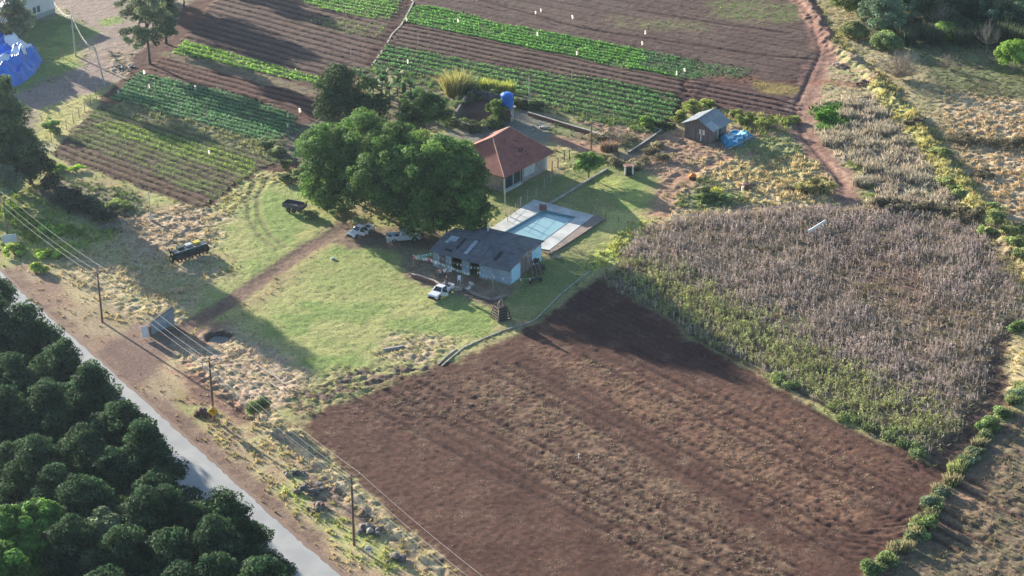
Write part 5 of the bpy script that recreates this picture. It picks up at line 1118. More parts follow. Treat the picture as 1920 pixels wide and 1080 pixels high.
MB().tube([(0,0,.85),(d.x,d.y,1.35)], [.22,.18], 8).build('column', M_WPAINT, t); MB().beam((d.x*.9,d.y*.9,0),(d.x*.9,d.y*.9,1.2),.25).beam((d.x*.05,d.y*.05,0),(d.x*.05,d.y*.05,.7),.25).build('support', M_CONC2, t)
t = thing('timber_pile', 'poles and old timber leaning against the party shed gable', 'timber', on(1008, 515), .6)
for k in range(6): MB().tube([(-.9+k*.32,-.3+.1*(k % 2),0),(-.5+k*.25,.9,1.6+.15*(k % 3))], .08, 6).build('timber', M_LOG if k % 2 else M_WOOD, t)
MB().sphere((0,.4,1.9),.38,10,6,(1,1,.9)).build('dark_sack', M_BLK, t)
t = thing('bench', 'dark low bench on the ground before the party shed gable', 'bench', on(1004, 529), .5)
MB().box(-1.0,1.0,-.25,.25,.4,.46).build('seat', M_BLK, t)
for x in (-.8,.8): MB().box(x-.05,x+.05,-.2,.2,0,.4).build('leg', M_BLK, t)
t = thing('branch_pile', 'grey dead branches lying behind the party shed', 'branches', on(1043, 484)); rs = random.Random(8)
for k in range(10): a = rs.uniform(-.6,.9); MB().tube([(rs.uniform(-.9,.2),rs.uniform(-.5,.5),.1),(rs.uniform(.3,1.3),rs.uniform(-.6,.6)+a*.2,.25)], .04, 5).build('branch', M_CONC2, t)
t = thing('log', 'dark log lying in the weeds left of the dirt track', 'log', on(1478, 352)); d = G(1512, 362)-G(1478, 352); MB().tube([(0,0,.25),(d.x,d.y,.25)],[.3,.24],9).build('trunk', M_LOG, t); MB().tube([(d.x*.5,d.y*.5,.4),(d.x*.5+.4,d.y*.5,.9)],.08,5).build('stub', M_LOG, t)
t = thing('blue_drum', 'blue plastic drum lying among the banana plants', 'drum', on(784, 178)); MB().cyl((-.6,0,.45),.42,1.2,14,'X').build('barrel', M_TANK, t); MB().cyl((-.66,0,.45),.44,.05,14,'X').build('rim', M_TANK, t)
t = thing('metal_basin', 'pale round basin beside the blue drum', 'basin', on(796, 180)); MB().tube([(0,0,0),(0,0,.35)],[.35,.55],16).build('bowl', M_RIM, t); MB().tube([(0,0,.35),(0,0,.4)],[.58,.58],16).build('rim', M_RIM, t)
t = thing('plank', 'bare pole leaning from the bare beds towards the dark ivy tree', 'pole', on(594, 229)); d = G(612, 208, 1.6)-G(594, 229); MB().tube([(0,0,0),(d.x,d.y,1.6)],.09,6).build('shaft', M_WOOD, t); MB().beam((d.x,d.y,1.5),(d.x+.3,d.y,1.7),.06).build('peg', M_WOOD, t)

# ------------------------------------------------------------------ white cloth flags on sticks over the beds
FL = [(274,147,'in the leafy plot just below the top left pine'),(279,171,'in the leafy plot beside the field corner'),(222,183,'at the shaded corner of the leafy plot'),(365,174,'between the leafy plot and bare beds, left one'),(408,175,'between the leafy plot and bare beds, right one'),(566,217,'standing highest left of the ivy tree'),(543,229,'small, in the shaded leafy rows left of the ivy tree'),(541,250,'lowest one left of the ivy tree'),(775,7,'at the top end of the water channel'),(761,44,'halfway along the water channel'),(895,6,'at the top edge above the bright green band'),(857,47,'in the bright green band right of the channel'),(1005,34,'pair of the brightest one at the top bare beds'),(1016,30,'brightest one at the top bare beds'),(1074,42,'grey one in the top bare beds'),(1210,71,'in the top bare beds right of centre, upper one'),(1203,91,'in the top bare beds right of centre, lower one'),(1007,74,'flat one over the bright green band'),(1081,109,'at the lower edge of the bright green band'),(1270,147,'at the right end of the green band, taller one'),(1281,144,'at the right end of the green band, smaller one'),(767,129,'low one behind the banana plants'),(395,300,'in the yellowish rows of the left plot'),(1015,62,'faint one left of the bare strip')]
FL = FL[:-1]
rs = random.Random(12)
for px, py, lb in FL:
    b = on(px, py); t = thing('cloth_flag', 'white cloth flag '+lb, 'flag', b, rs.uniform(-.6,.6), 'white cloth flags set over the vegetable beds')
    H = rs.uniform(1.1,1.5); w_ = rs.uniform(.16,.26); tl = rs.uniform(-.25,.25)
    MB().tube([(0,0,-.1),(tl,0,H)], .03, 5).build('stick', M_WOOD, t)
    MB().add([(tl-w_,.02,H),(tl+w_*.7,-.03,H-.05),(tl+w_*.8,.08,H-.6),(tl-w_*.6,-.08,H-.75),(tl,.12,H-.02),(tl,.16,H-.65)],[(0,4,5,3),(4,1,2,5)]).build('cloth', M_CLOTH, t)
rs = random.Random(2)
ST_L = ['thin grey stake among the bare beds left of the channel','thin grey stake in the dark rows below the green band','thin grey stake where the bare rows meet the green rows','thin grey stake in the leafy shaded plot','thin grey stake standing in the left plot rows','thin grey stake in the right part of the bare rows']
for (px, py), lb in zip(((658,106),(784,84),(878,102),(846,100),(262,330),(1072,148)), ST_L):
    t = thing('stake', lb, 'stake', on(px, py)); MB().tube([(0,0,-.1),(rs.uniform(-.1,.1),0,1.5)], .035, 5).build('shaft', M_CPOLE, t); MB().box(-.05,.05,-.05,.05,1.45,1.55).build('sprinkler', M_CONC2, t)
t = thing('white_bag', 'small white bag lying on the open lawn', 'bag', on(624, 486), .3); MB().sphere((0,0,.12),.3,9,6,(1.1,.6,.5)).build('sack', M_WHITE, t, smooth=True); MB().sphere((.32,0,.16),.09,6,5,(1,.6,.8)).build('knot', M_WHITE, t)
t = thing('white_stake', 'short white stake in the middle of the ploughed field', 'stake', on(1085, 860)); MB().tube([(0,0,-.1),(0,0,.6)],.06,6).build('shaft', M_WPAINT, t); MB().box(-.07,.07,-.07,.07,.6,.66).build('cap', M_WPAINT, t)
# ------------------------------------------------------------------ trees and shrubs
M_BARK = mat("bark", (.13,.10,.075), (.08,.06,.05), 4, .95, .02, 10, stretch=(3,3,.6)); M_BARKG = mat("grey_bark", (.26,.23,.20), (.17,.15,.13), 4, .95, .02, 10, stretch=(3,3,.6))
def crown_mesh(lobes, nclump, leaves, ls, c1, c2, seed, clump=1.0, ctv=.75, up=.35, asp=.5, fill=.35, spread=1.0, droop=0.0, lowcut=-.75, coh=.5):
    """leaf cloud: lobes are (x,y,z,rx,ry,rz); clumps sit near each lobe's surface, leaves on the clumps"""
    rs = np.random.default_rng(seed); L = np.array(lobes, float); vol = (L[:, 3]*L[:, 4]*L[:, 5])**.667; li = rs.choice(len(L), nclump, p=vol/vol.sum())
    d = rs.normal(size=(nclump, 3)); d /= np.linalg.norm(d, axis=1)[:, None]; d[:, 2] = np.where(d[:, 2] < lowcut, -d[:, 2], d[:, 2])
    rr = np.where(rs.random(nclump) < fill, rs.random(nclump)*.6+.2, .78+.32*rs.random(nclump)); C = L[li, :3]+d*L[li, 3:]*rr[:, None]
    cr = clump*(.6+.8*rs.random(nclump)); ct = .93+ctv*(rs.random(nclump)-.5); cmix = rs.random(nclump)
    per = np.maximum(4, (leaves*cr**1.6/np.sum(cr**1.6)).astype(int)); ii = np.repeat(np.arange(nclump), per); n = len(ii)
    e = rs.normal(size=(n, 3)); e /= np.linalg.norm(e, axis=1)[:, None]; e[:, 2] = np.where(rs.random(n) < .6, np.abs(e[:, 2]), e[:, 2])
    q = .55+.5*rs.random(n)**.5; P = C[ii]+e*(cr[ii]*q)[:, None]*np.array((spread, spread, .8)); P[:, 2] -= droop*(cr[ii]*q)**2*(e[:, 0]**2+e[:, 1]**2)
    N = e*1.0+rs.normal(size=(n, 3))*coh+np.array((0, 0, up)); N /= np.linalg.norm(N, axis=1)[:, None]
    V, F = leaf_quads(P, N, ls*(.6+.8*rs.random(n)), asp, rs)
    c = (np.array(c1)*(1-cmix[ii, None])+np.array(c2)*cmix[ii, None])*ct[ii, None]*(.7+.6*rs.random((n, 1))); return V, F, np.repeat(c, 4, 0)
def trunk_mb(H, r, seed, lobes, forks=4, lean=.3):
    rs = random.Random(seed); mb = MB(); p = Vector((0,0,-.2)); pts = [p]; rad = [r*1.35]
    for k in range(1, 6): pts.append(Vector((rs.uniform(-1,1)*lean*k/5, rs.uniform(-1,1)*lean*k/5, H*k/5))); rad.append(r*(1-.12*k))
    mb.tube(pts, rad, 8)
    for k in range(forks):
        l_ = lobes[k % len(lobes)]; s = pts[min(5, 2+rs.randrange(3))]; e = Vector((l_[0]+rs.uniform(-.4,.4)*l_[3], l_[1]+rs.uniform(-.4,.4)*l_[4], l_[2]+rs.uniform(-.2,.5)*l_[5])); m_ = s.lerp(e, .5)+Vector((rs.uniform(-.3,.3),)*3)
        mb.tube([s, m_, e], [r*.55, r*.38, r*.12], 6)
    return mb
def tree(name, label, cat, px, py, lobes, nclump, leaves, ls, c1, c2, seed, trunkh, r, group=None, bark=None, forks=5, base=None, **kw):
    t = thing(name, label, cat, on(px, py) if base is None else base, 0, group)
    V, F, C = crown_mesh(lobes, nclump, leaves, ls, c1, c2, seed, **kw); fast_mesh('crown', V, F, M_LEAF, t, C)
    trunk_mb(trunkh, r, seed, lobes, forks).build('trunk', bark or M_BARK, t); return t
MG1, MG2 = (.07,.135,.048), (.18,.28,.08)
def wl(b, lst):
    """survey lobes: (px, py, z, rx, ry, rz) of lobe centres into tree coordinates"""
    out = []
    for px, py, z, rx, ry, rz in lst: g = G(px, py, z); out.append((g.x-b.x, g.y-b.y, z, rx, ry, rz))
    return out
b = on(655, 375); tree('mango_tree', 'left part of the huge dark tree mass before the farmhouse', 'tree', 655, 375, wl(b, [(622,292,7.2,4.4,4.6,3.8),(680,272,8.6,4.8,5.0,3.9),(610,345,4.6,3.4,3.2,2.9),(672,345,5.0,4.4,3.6,3.6),(600,285,6.4,2.6,3.2,2.8)]), 300, 56000, .20, MG1, (.15,.24,.065), 41, 5, .4, 'trees of the huge dark mass', coh=.65, clump=1.12, base=b)
b = on(755, 408); tree('mango_tree', 'middle and tallest of the huge dark tree mass before the farmhouse', 'tree', 755, 408, wl(b, [(742,296,8.6,4.8,5.0,3.8),(720,345,6.6,4.4,4.2,4.2),(790,338,7.4,4.8,4.4,4.4),(760,378,4.8,4.4,3.4,3.5),(715,290,8.2,3.8,3.8,3.2)]), 340, 64000, .20, MG1, MG2, 42, 6, .5, 'trees of the huge dark mass', coh=.65, clump=1.12, base=b)
b = on(865, 418); tree('mango_tree', 'right part of the huge dark tree mass, above the party shed roof', 'tree', 865, 418, wl(b, [(838,320,7.6,4.6,4.6,4.2),(862,360,6.0,3.8,3.6,4.2),(835,385,4.8,4.6,3.4,4.0),(862,305,7.0,2.6,3.0,3.0),(800,400,4.0,3.0,2.6,3.4),(870,405,3.6,3.8,2.8,3.0)]), 320, 58000, .20, MG1, MG2, 43, 5, .45, 'trees of the huge dark mass', coh=.65, clump=1.1, base=b)
b = on(650, 232); tree('ivy_tree', 'dark broad tree overgrown with vines left of the banana plants', 'tree', 650, 232, wl(b, [(628,160,5.2,2.8,2.8,3.0),(665,180,3.6,3.4,2.8,3.0),(700,200,2.6,2.8,2.4,2.4),(615,195,2.6,2.0,2.2,2.5),(645,205,2.4,4,2.4,2.2)]), 200, 26000, .18, (.045,.085,.035), (.085,.13,.05), 44, 4, .3, clump=.8, base=b, droop=.2)
b = on(795, 238); tree('round_tree', 'round dark green tree just above the huge tree mass', 'tree', 795, 238, wl(b, [(785,205,3.8,2.9,2.9,2.6),(810,215,3.2,2.6,2.6,2.4),(770,222,2.4,1.8,2,1.8)]), 120, 18000, .17, (.06,.12,.045), (.12,.20,.06), 45, 2.5, .2, clump=.7, base=b)
tree('small_tree', 'small round yellowish green tree inside the earth yard', 'tree', 932, 226, [(0,0,1.7,1.6,1.6,1.4)], 40, 6000, .14, (.11,.17,.05), (.17,.24,.06), 46, 1.2, .1, clump=.5)
tree('small_tree', 'light green leafy small tree at the end of the pale low wall', 'tree', 1104, 334, [(0,0,2.4,2.0,1.8,1.1),(-.8,0,2.0,1.2,1.2,.8),(.9,.2,2.5,1.1,1.1,.8)], 50, 6000, .15, (.15,.26,.08), (.24,.36,.10), 47, 1.6, .12, clump=.55)
tree('small_tree', 'bright green umbrella shaped tree at the right edge', 'tree', 1900, 133, [(0,0,3.2,3.0,3.0,1.7),(-1,0,2.9,2,2,1.3)], 70, 11000, .16, (.20,.34,.07), (.28,.42,.10), 48, 2.4, .12, clump=.7, bark=M_BARKG)
tree('small_tree', 'small feathery grey green tree standing at the verge fence', 'tree', 487, 786, [(0,0,1.5,1.2,1.2,.9)], 26, 2600, .13, (.16,.22,.10), (.24,.30,.13), 49, 1.2, .07, clump=.4)
# tall pines at top left
def pine(label, px, py, H, R, z0, nw, seed, leaves=26000, c1=(.07,.105,.055), c2=(.16,.20,.11), ls=.17):
    rs = random.Random(seed); lobes = []
    for k in range(nw):
        f = k/(nw-1); z = z0+(H-z0)*f; rr = R*(1-.45*abs(f-.45)*1.6)*rs.uniform(.75,1.1)
        for j in range(3): a = rs.uniform(0, 6.28); lobes.append((math.cos(a)*rr*.62, math.sin(a)*rr*.62, z+rs.uniform(-.4,.4), R*.36, R*.36, R*.24))
    return tree('pine_tree', label, 'tree', px, py, lobes, nw*13, leaves, ls, c1, c2, seed, H*.97, .22, forks=16, clump=.75, fill=.2, spread=1.1, bark=M_BARK)
pine('tall open crowned pine standing alone at the edge of the top left beds', 281, 120, 15.5, 4.9, 4.4, 9, 51, 30000, (.12,.16,.085), (.24,.28,.16), .15)
pine('tall grey green pine at the top left corner before the white building', 22, 92, 12.5, 4.4, 2.5, 7, 52, 26000, (.11,.15,.09), (.22,.26,.16))
t = pine('tall shadowed pine just right of the lone open crowned one', 312, 82, 10.5, 3.0, 2.5, 7, 53, 18000)
tree('broad_tree', 'large grey green tree at the left edge above the billboard', 'tree', 12, 350, [(0,0,13.2,2.8,2.8,3.2),(0,0,11.0,3.8,3.6,3.8),(.5,0,7.5,3.6,3.4,3.4),(1.2,0,5.5,3.0,3.0,3.0),(-1,-1,4.5,3.4,3.4,3.0),(2.2,0,3,2.2,2.2,2.4)], 260, 44000, .19, (.07,.12,.05), (.14,.20,.09), 54, 7, .35, clump=.95)
tree('broad_tree', 'dark dense tree right of the large one at the left edge', 'tree', 58, 345, [(0,0,3.8,3.0,2.8,3.2),(1.4,0,2.4,2.2,2,2.0),(-1,0,6,2.4,2.4,2.4)], 150, 20000, .16, (.04,.07,.038), (.07,.11,.05), 55, 4, .3, clump=.75)
tree('broad_tree', 'pale grey bushy tree at the left edge beside the overhead wires', 'tree', -12, 385, [(0,0,3.4,4,3,2.8)], 90, 12000, .15, (.17,.23,.15), (.22,.28,.18), 56, 2, .15, clump=.7)
# dark scrub in the hollow at left
def bush(label, px, py, rx, ry, h, c1, c2, seed, n=3500, ls=.13, name='bush', cat='bush', clump=.36, group=None, lobes=None):
    t = thing(name, label, cat, on(px, py), 0, group); nm = max(14, int(rx*ry*9))
    rq = random.Random(seed+5)
    lobes = lobes or [(rq.uniform(-.8,.8)*rx, rq.uniform(-.8,.8)*ry, h*rq.uniform(.2,.6), rx*rq.uniform(.25,.6), ry*rq.uniform(.25,.6), h*rq.uniform(.3,.5)) for _ in range(6)]
    V, F, C = crown_mesh(lobes, nm, int(n*.6), ls*1.15, c1, c2, seed, clump=clump, spread=1.5, coh=1.6, ctv=1.0); fast_mesh('foliage', V, F, M_LEAF, t, C)
    mb = MB(); rs = random.Random(seed)
    for k in range(5): a = rs.uniform(0, 6.28); mb.tube([(0,0,-.1),(math.cos(a)*rx*.5, math.sin(a)*ry*.5, h*.7)], [.05,.02], 5)
    mb.build('stem', M_BARK, t); return t
DK1, DK2 = (.055,.07,.05), (.085,.10,.065)
for i, (px, py, rx, ry, h, lb) in enumerate(((120,378,2.6,2.4,1.8,'dark scrub left in the hollow'),(158,392,2.8,2.4,1.7,'dark scrub in the middle of the hollow'),(200,404,2.6,2.2,1.6,'dark scrub right in the hollow'),(100,352,2.0,1.8,2.0,'dark scrub nearest the dark dense tree'))): bush('low '+lb+' below the left plot', px, py, rx, ry, h, DK1, DK2, 60+i, 6000, .12, group='dark scrub in the hollow')
bush('pale green leafy bush at the right end of the dark hollow scrub', 222, 388, 1.4, 1.0, .9, (.22,.30,.10), (.28,.34,.13), 65)
bush('long bright green bush along the corner of the left plot', 122, 322, 2.6, .9, .8, (.24,.38,.07), (.30,.45,.09), 66, 4500)
bush('small leafy tree shaped bush by the fence of the left plot', 100, 250, 1.3, 1.2, 2.0, (.16,.26,.09), (.22,.32,.11), 67)
for i, (px, py, rx, h) in enumerate(((45,420,1.8,1.2),(75,428,1.6,1.0),(30,400,1.6,1.2),(105,436,1.5,1.0),(85,480,.9,1.0),(75,508,1.1,1.0),(112,482,1.1,1.2),(60,445,1.5,.9),(140,438,1.3,.8),(28,478,1.3,1.2))):
    bush('bright yellow green weed bush in the sunny verge at left', px, py, rx, rx*.8, h, (.26,.38,.08), (.34,.46,.11), 70+i, 2600, .13, group='yellow green weed bushes in the left verge')
# bushes round plank shed
for i, (px, py, rx, h, lb) in enumerate(((1300,205,1.9,1.3,'yellow green bush behind the left of the plank shed'),(1322,198,1.4,.9,'low yellow green bush above the plank shed roof'),(1378,218,1.4,1.0,'pale green bush right behind the plank shed'),(1398,228,1.6,1.1,'yellowish bush between plank shed and round bush'),(1432,238,1.9,1.7,'round yellowish bush farthest right of the plank shed'),(1275,226,1.6,1.6,'grey green bush at the left end of the plank shed'),(1475,228,1.6,.9,'low pale bush beside the dirt track bend'))): bush(lb, px, py, rx, rx*.75, h, (.22,.27,.09), (.34,.38,.13), 85+i, 3600, .12)
bush('bright green upright bush at the end of the green rows', 1215, 238, 1.3, 1.2, 1.9, (.17,.27,.07), (.27,.36,.10), 93, 3600, .15)
bush('dark green dense bush at the rows corner beside the bright one', 1240, 240, 1.8, 1.5, 1.2, (.06,.09,.05), (.10,.13,.06), 94)
bush('bright green tall grass clump beside the dirt track', 1550, 225, 1.2, 1.0, 1.8, (.14,.30,.06), (.18,.36,.08), 95, 3200, .16)
bush('green bush low in the dry weeds below the orange sheet', 1345, 372, 2.4, 1.3, 1.3, (.14,.20,.09), (.20,.26,.10), 96, 5000, .13)
bush('bright yellow little bush in the dry weeds', 1345, 365, .6, .5, 1.0, (.42,.44,.08), (.5,.5,.1), 97, 700, .13)
bush('rounded green bush on the small mound left of the track end', 1525, 358, 2.6, 1.6, 1.3, (.20,.24,.10), (.42,.36,.18), 98, 5000, .12)
bush('pale creamy bush at the nose of the white pickup on the drive', 672, 424, .7, .6, 1.4, (.34,.38,.22), (.42,.46,.28), 99, 1400, .13)
for i, (px, py, rx, h) in enumerate(((560,330,1.3,1.6),(585,370,1.2,1.5),(615,385,1.3,1.4),(640,400,1.2,1.2),(545,345,1.0,1.2),(520,290,1.6,1.4),(500,278,1.2,1.2),(540,318,1.2,1.6),(580,410,1.0,.9))):
    bush('grey green shrub along the lower edge of the huge tree mass', px, py, rx, rx*.8, h, (.13,.17,.09), (.22,.27,.13), 100+i, 2400, .13, group='shrubs along the foot of the tree mass')
for i, (px, py) in enumerate(((860,205),(872,192),(888,182),(905,184),(925,188),(945,193),(968,198),(990,204),(1010,206),(860,236),(880,243),(900,246),(920,243),(938,232))):
    bush('vine clump hanging over the old wall of the earth yard', px, py, 1.3, .8, 1.7, (.10,.14,.06), (.17,.21,.09), 115+i, 1800, .12, group='vine clumps over the yard wall')
# bamboo, tall yellow grass, banana plants
def reeds(label, px, py, rx, ry, h, n, c1, c2, seed, name='tall_grass', cat='grass clump', lean=.35, w=.05, group=None):
    rs = np.random.default_rng(seed); a = rs.random(n)*6.283; r = rs.random(n)**.5; x, y = np.cos(a)*r*rx, np.sin(a)*r*ry; H = h*(.55+.5*rs.random(n)); V = []; C = []
    lx, ly = np.cos(a)*lean*H*rs.random(n)*r+rs.normal(size=n)*.1*H*lean, np.sin(a)*lean*H*rs.random(n)*r; t_ = rs.random(n)*3.14; dx, dy = np.cos(t_)*w, np.sin(t_)*w
    q1 = np.stack([np.stack([x-dx, y-dy, 0*H-.1], -1), np.stack([x+dx, y+dy, 0*H-.1], -1), np.stack([x+dx+lx*.5, y+dy+ly*.5, H*.65], -1), np.stack([x-dx+lx*.5, y-dy+ly*.5, H*.65], -1)], 1)
    q2 = np.stack([q1[:, 3], q1[:, 2], np.stack([x+lx*1.3+dx*.2, y+ly*1.3+dy*.2, H], -1), np.stack([x+lx*1.3-dx*.2, y+ly*1.3-dy*.2, H], -1)], 1)
    c = (np.array(c1)+(np.array(c2)-np.array(c1))*rs.random((n, 1)))*(.6+.7*rs.random((n, 1)))
    t = thing(name, label, cat, on(px, py), 0, group); V = np.concatenate([q1, q2]).reshape(-1, 3); C = np.repeat(np.concatenate([c*.85, c*1.1]), 4, 0)
    fast_mesh('blades', V, np.arange(len(V)).reshape(-1, 4), M_DRY if c1[0] > c1[1] else M_LEAF, t, C); MB().tube([(0,0,-.1),(0,0,.25)],[rx*.5,rx*.3],8).build('root_clump', M_BARK, t); return t
reeds('tall straw coloured bamboo clump above the earth yard', 854, 178, 1.5, 1.2, 4.0, 460, (.42,.36,.16), (.36,.38,.14), 130, 'bamboo_clump', 'bamboo', .8)
reeds('grey green bamboo clump right of the straw coloured one', 874, 174, 1.4, 1.1, 2.8, 420, (.13,.18,.10), (.20,.22,.12), 131, 'bamboo_clump', 'bamboo', .8)
for i, (px, py, h) in enumerate(((905,172,2.2),(918,174,2.4),(932,176,2.0),(955,178,2.2),(892,176,1.8))):
    reeds('bright yellow green tall grass left of the water tank', px, py, .9, .7, h, 240, (.32,.38,.10), (.44,.44,.14), 132+i, group='yellow green tall grass by the tank')
for i, (px, py) in enumerate(((1600,200),(1640,215),(1560,270),(1590,262),(1620,275),(1660,250),(1690,270),(1640,320),(1680,330),(1720,340),(1620,345),(1590,220))):
    reeds('dry grey brown weed clump on the slope beside the dirt track', px, py, 1.6, 1.3, 1.2, 420, (.46,.41,.33), (.33,.30,.22), 140+i, 'dry_weed', 'weeds', group='dry weed clumps beside the dirt track')
def banana(label, px, py, H, seed, col=(.075,.13,.06)):
    t = thing('banana_plant', label, 'banana plant', on(px, py), 0, 'banana plants beside the ivy tree'); rs = random.Random(seed)
    MB().tube([(0,0,-.1),(.05,0,H*.4),(0,.05,H*.62)], [.16,.12,.08], 8).build('stem', mat("banana_stem", (.20,.18,.09), (.14,.12,.06), 3, .9) if seed == 160 else bpy.data.materials["banana_stem"], t)
    for k in range(13):
        a = k*2.4+rs.uniform(-.3,.3); up = rs.uniform(.3,1.35); L = rs.uniform(1.7,2.5); d = Vector((math.cos(a), math.sin(a), 0)); s = Vector((-d.y, d.x, 0)); z0 = H*.58; V = []; n = 7
        for i in range(n):
            f = i/(n-1); c = d*(L*f*math.cos(up)*(1+.2*f))+Vector((0,0,z0+L*f*math.sin(up)-.55*L*f*f*(1.3-up*.6))); w_ = .36*math.sin(math.pi*min(1, .12+f*.86))**.6
            V += [c-s*w_+Vector((0,0,-.10*w_)), c, c+s*w_+Vector((0,0,-.10*w_))]
        F = [q for i in range(n-1) for q in ((i*3, i*3+1, i*3+4, i*3+3), (i*3+1, i*3+2, i*3+5, i*3+4))]
        g = rs.uniform(.65,1.5); cc = np.array(col)*g if rs.random() > .12 else np.array((.28,.25,.12))*g
        fast_mesh('leaf', np.array([tuple(v) for v in V]), np.array(F), M_LEAF, t, np.tile(cc, (len(V), 1)))
for i, (px, py, H, lb) in enumerate(((685,172,3.6,'banana plant right against the ivy tree'),(700,190,4.0,'tall banana plant second from the ivy tree'),(716,176,3.4,'banana plant in the back of the row centre'),(730,196,4.4,'tallest banana plant in the middle of the clump'),(745,180,3.6,'banana plant behind and right of the tallest'),(758,198,3.8,'banana plant at the front right of the clump'),(770,184,3.2,'short banana plant at the right end near the blue drum'),(672,158,3.0,'brownish banana plant farthest back at left'),(722,162,3.0,'banana plant farthest back in the centre'),(748,160,2.8,'small banana plant farthest back at right'))): banana(lb, px, py, H, 160+i)
# bare shrubs and trees
def bare(name, label, px, py, H, spread, n, seed, m=M_BARKG, r=.05, trunk=0.2, base=None):
    t = thing(name, label, 'bare tree' if trunk > .5 else 'bare shrub', on(px, py)); rs = random.Random(seed); mb = MB(); tw = MB()
    for k in range(n):
        a = rs.uniform(0, 6.28); up = rs.uniform(.35, 1.0); d = Vector((math.cos(a)*(1.1-up)*spread, math.sin(a)*(1.1-up)*spread, up*H)); s = Vector((0,0,trunk)); e = s+d*rs.uniform(.6,1); m_ = s.lerp(e, .5)+Vector((rs.uniform(-.1,.1),)*3)*H*.3
        mb.tube([s, m_, e], [r, r*.6, r*.25], 4)
        for j in range(6):
            q = m_.lerp(e, rs.random()); v = Vector((rs.uniform(-1,1), rs.uniform(-1,1), rs.uniform(.2,1.3)))*H*.18; tw.tube([q, q+v], [r*.35, r*.15], 3)
    mb.build('branches', m, t); tw.build('twigs', m, t)
    if trunk > .5: MB().tube([(0,0,-.1),(.05,0,trunk*.5),(0,0,trunk+.1)], [r*2.2, r*1.8, r*1.3], 7).build('trunk', m, t)
MBR = mat("pale_twigs", (.34,.28,.22), (.26,.21,.165), 3, .9)
bare('bare_shrub', 'large bare brown twiggy shrub on the bank at upper right', 1685, 148, 5.2, 7.5, 150, 180, MBR, .035)
bare('bare_shrub', 'small bare shrub in shade right of the large bare one', 1775, 128, 2.6, 3.5, 50, 181, MBR, .03)
bare('bare_tree', 'leafless pale tree at the edge of the top right thicket', 1849, 100, 5.0, 5.0, 30, 182, M_BARKG, .05, 1.6)
bare('bare_tree', 'leafless brown tree inside the top right thicket', 1765, 60, 5.5, 5.0, 36, 183, MBR, .045, 1.0)
bare('bare_shrub', 'dry brown shrub between the yard and short concrete wall', 1160, 268, 2.6, 4.0, 70, 184, MBR, .03)
reeds('brown dry reed screen beside the dry brown shrub', 1142, 284, 1.3, .7, 1.6, 400, (.34,.24,.17), (.28,.2,.15), 185, 'dry_weed', 'weeds')
bare('bare_shrub', 'thin sparse sapling in the shaded yard beside the pool', 1118, 386, 1.2, 1.2, 12, 186, M_LOGP, .02)
# thicket at the top right
TK = [(1590,25,3.0,4.0,(.15,.20,.07),(.24,.28,.10),'yellow green tree at the left end of the top right thicket'),(1625,15,3.2,4.5,(.12,.18,.07),(.22,.27,.10),'olive green tree at the top of the right thicket'),
 (1650,58,3.4,4.5,(.16,.24,.15),(.22,.30,.20),'pale grey green spreading tree in the top right thicket'),(1690,40,3.2,4.8,(.16,.23,.15),(.20,.28,.18),'grey green tree behind the large bare shrub'),
 (1720,14,3.2,5.0,(.08,.12,.055),(.13,.18,.07),'dark tree in the back of the thicket'),(1760,10,3.4,5.2,(.13,.17,.08),(.20,.23,.10),'olive tree in the back of the thicket'),
 (1800,35,3.0,4.2,(.06,.09,.05),(.11,.15,.06),'dark green tree in the middle of the thicket'),(1840,20,3.2,5.0,(.07,.11,.05),(.12,.17,.07),'dark tree behind the leafless pale one'),
 (1872,48,3.4,5.2,(.10,.16,.10),(.16,.22,.13),'blue green tree right of the leafless pale one'),(1912,30,3.4,5.0,(.16,.20,.08),(.26,.28,.12),'yellowish tree at the top right corner'),(1660,90,2.2,2.2,(.17,.24,.10),(.24,.30,.12),'light bush before the grey green spreading tree'),
 (1770,72,1.5,2.4,(.20,.34,.08),(.30,.44,.10),'bright green small tree before the thicket'),(1600,70,2.0,2.0,(.22,.25,.10),(.30,.31,.13),'yellowish bush on the bank by the thicket'),(1940,62,3,4.5,(.10,.14,.07),(.16,.20,.09),'tree cut by the right edge in the thicket')]
TK += [(1740,45,3,4.6,(.07,.10,.05),(.12,.15,.07),'dark filling tree low in the middle of the thicket'),(1785,58,2.2,3,(.06,.09,.05),(.10,.13,.065),'dark bushy tree beside the bright small tree of the thicket'),(1820,8,3.4,5,(.08,.12,.06),(.14,.18,.08),'tree at the top edge right of the thicket middle'),(1885,5,3.4,5.2,(.09,.13,.06),(.15,.19,.08),'tree at the top edge above the blue green one'),(1672,5,3.2,5,(.10,.15,.08),(.16,.22,.10),'tree at the top edge above the grey green ones'),(1900,62,2.6,3.2,(.06,.09,.05),(.10,.14,.07),'dark low tree before the top right corner')]
for i, (px, py, R, H, c1, c2, lb) in enumerate(TK):
    H = H*1.45 if px < 1760 and H > 4 else H
    tree('thicket_tree', lb, 'tree', px, py, [(0,0,H*.62,R,R,H*.38),(R*.4,-R*.3,H*.42,R*.7,R*.7,H*.3)], 90, 11000, .17, c1, c2, 190+i, H*.5, .15, clump=.75)
DKC = ((.05,.075,.045), (.085,.115,.06))
for i, px in enumerate(range(1700, 1960, 26)):
    reeds('dark tall reed clump in the shade of the top right thicket', px, 82-(i % 2)*10, 1.5, 1.2, 3.0, 380, (.075,.10,.06), (.13,.15,.085), 210+i, 'reed_clump', 'reeds', group='reed clumps under the thicket')
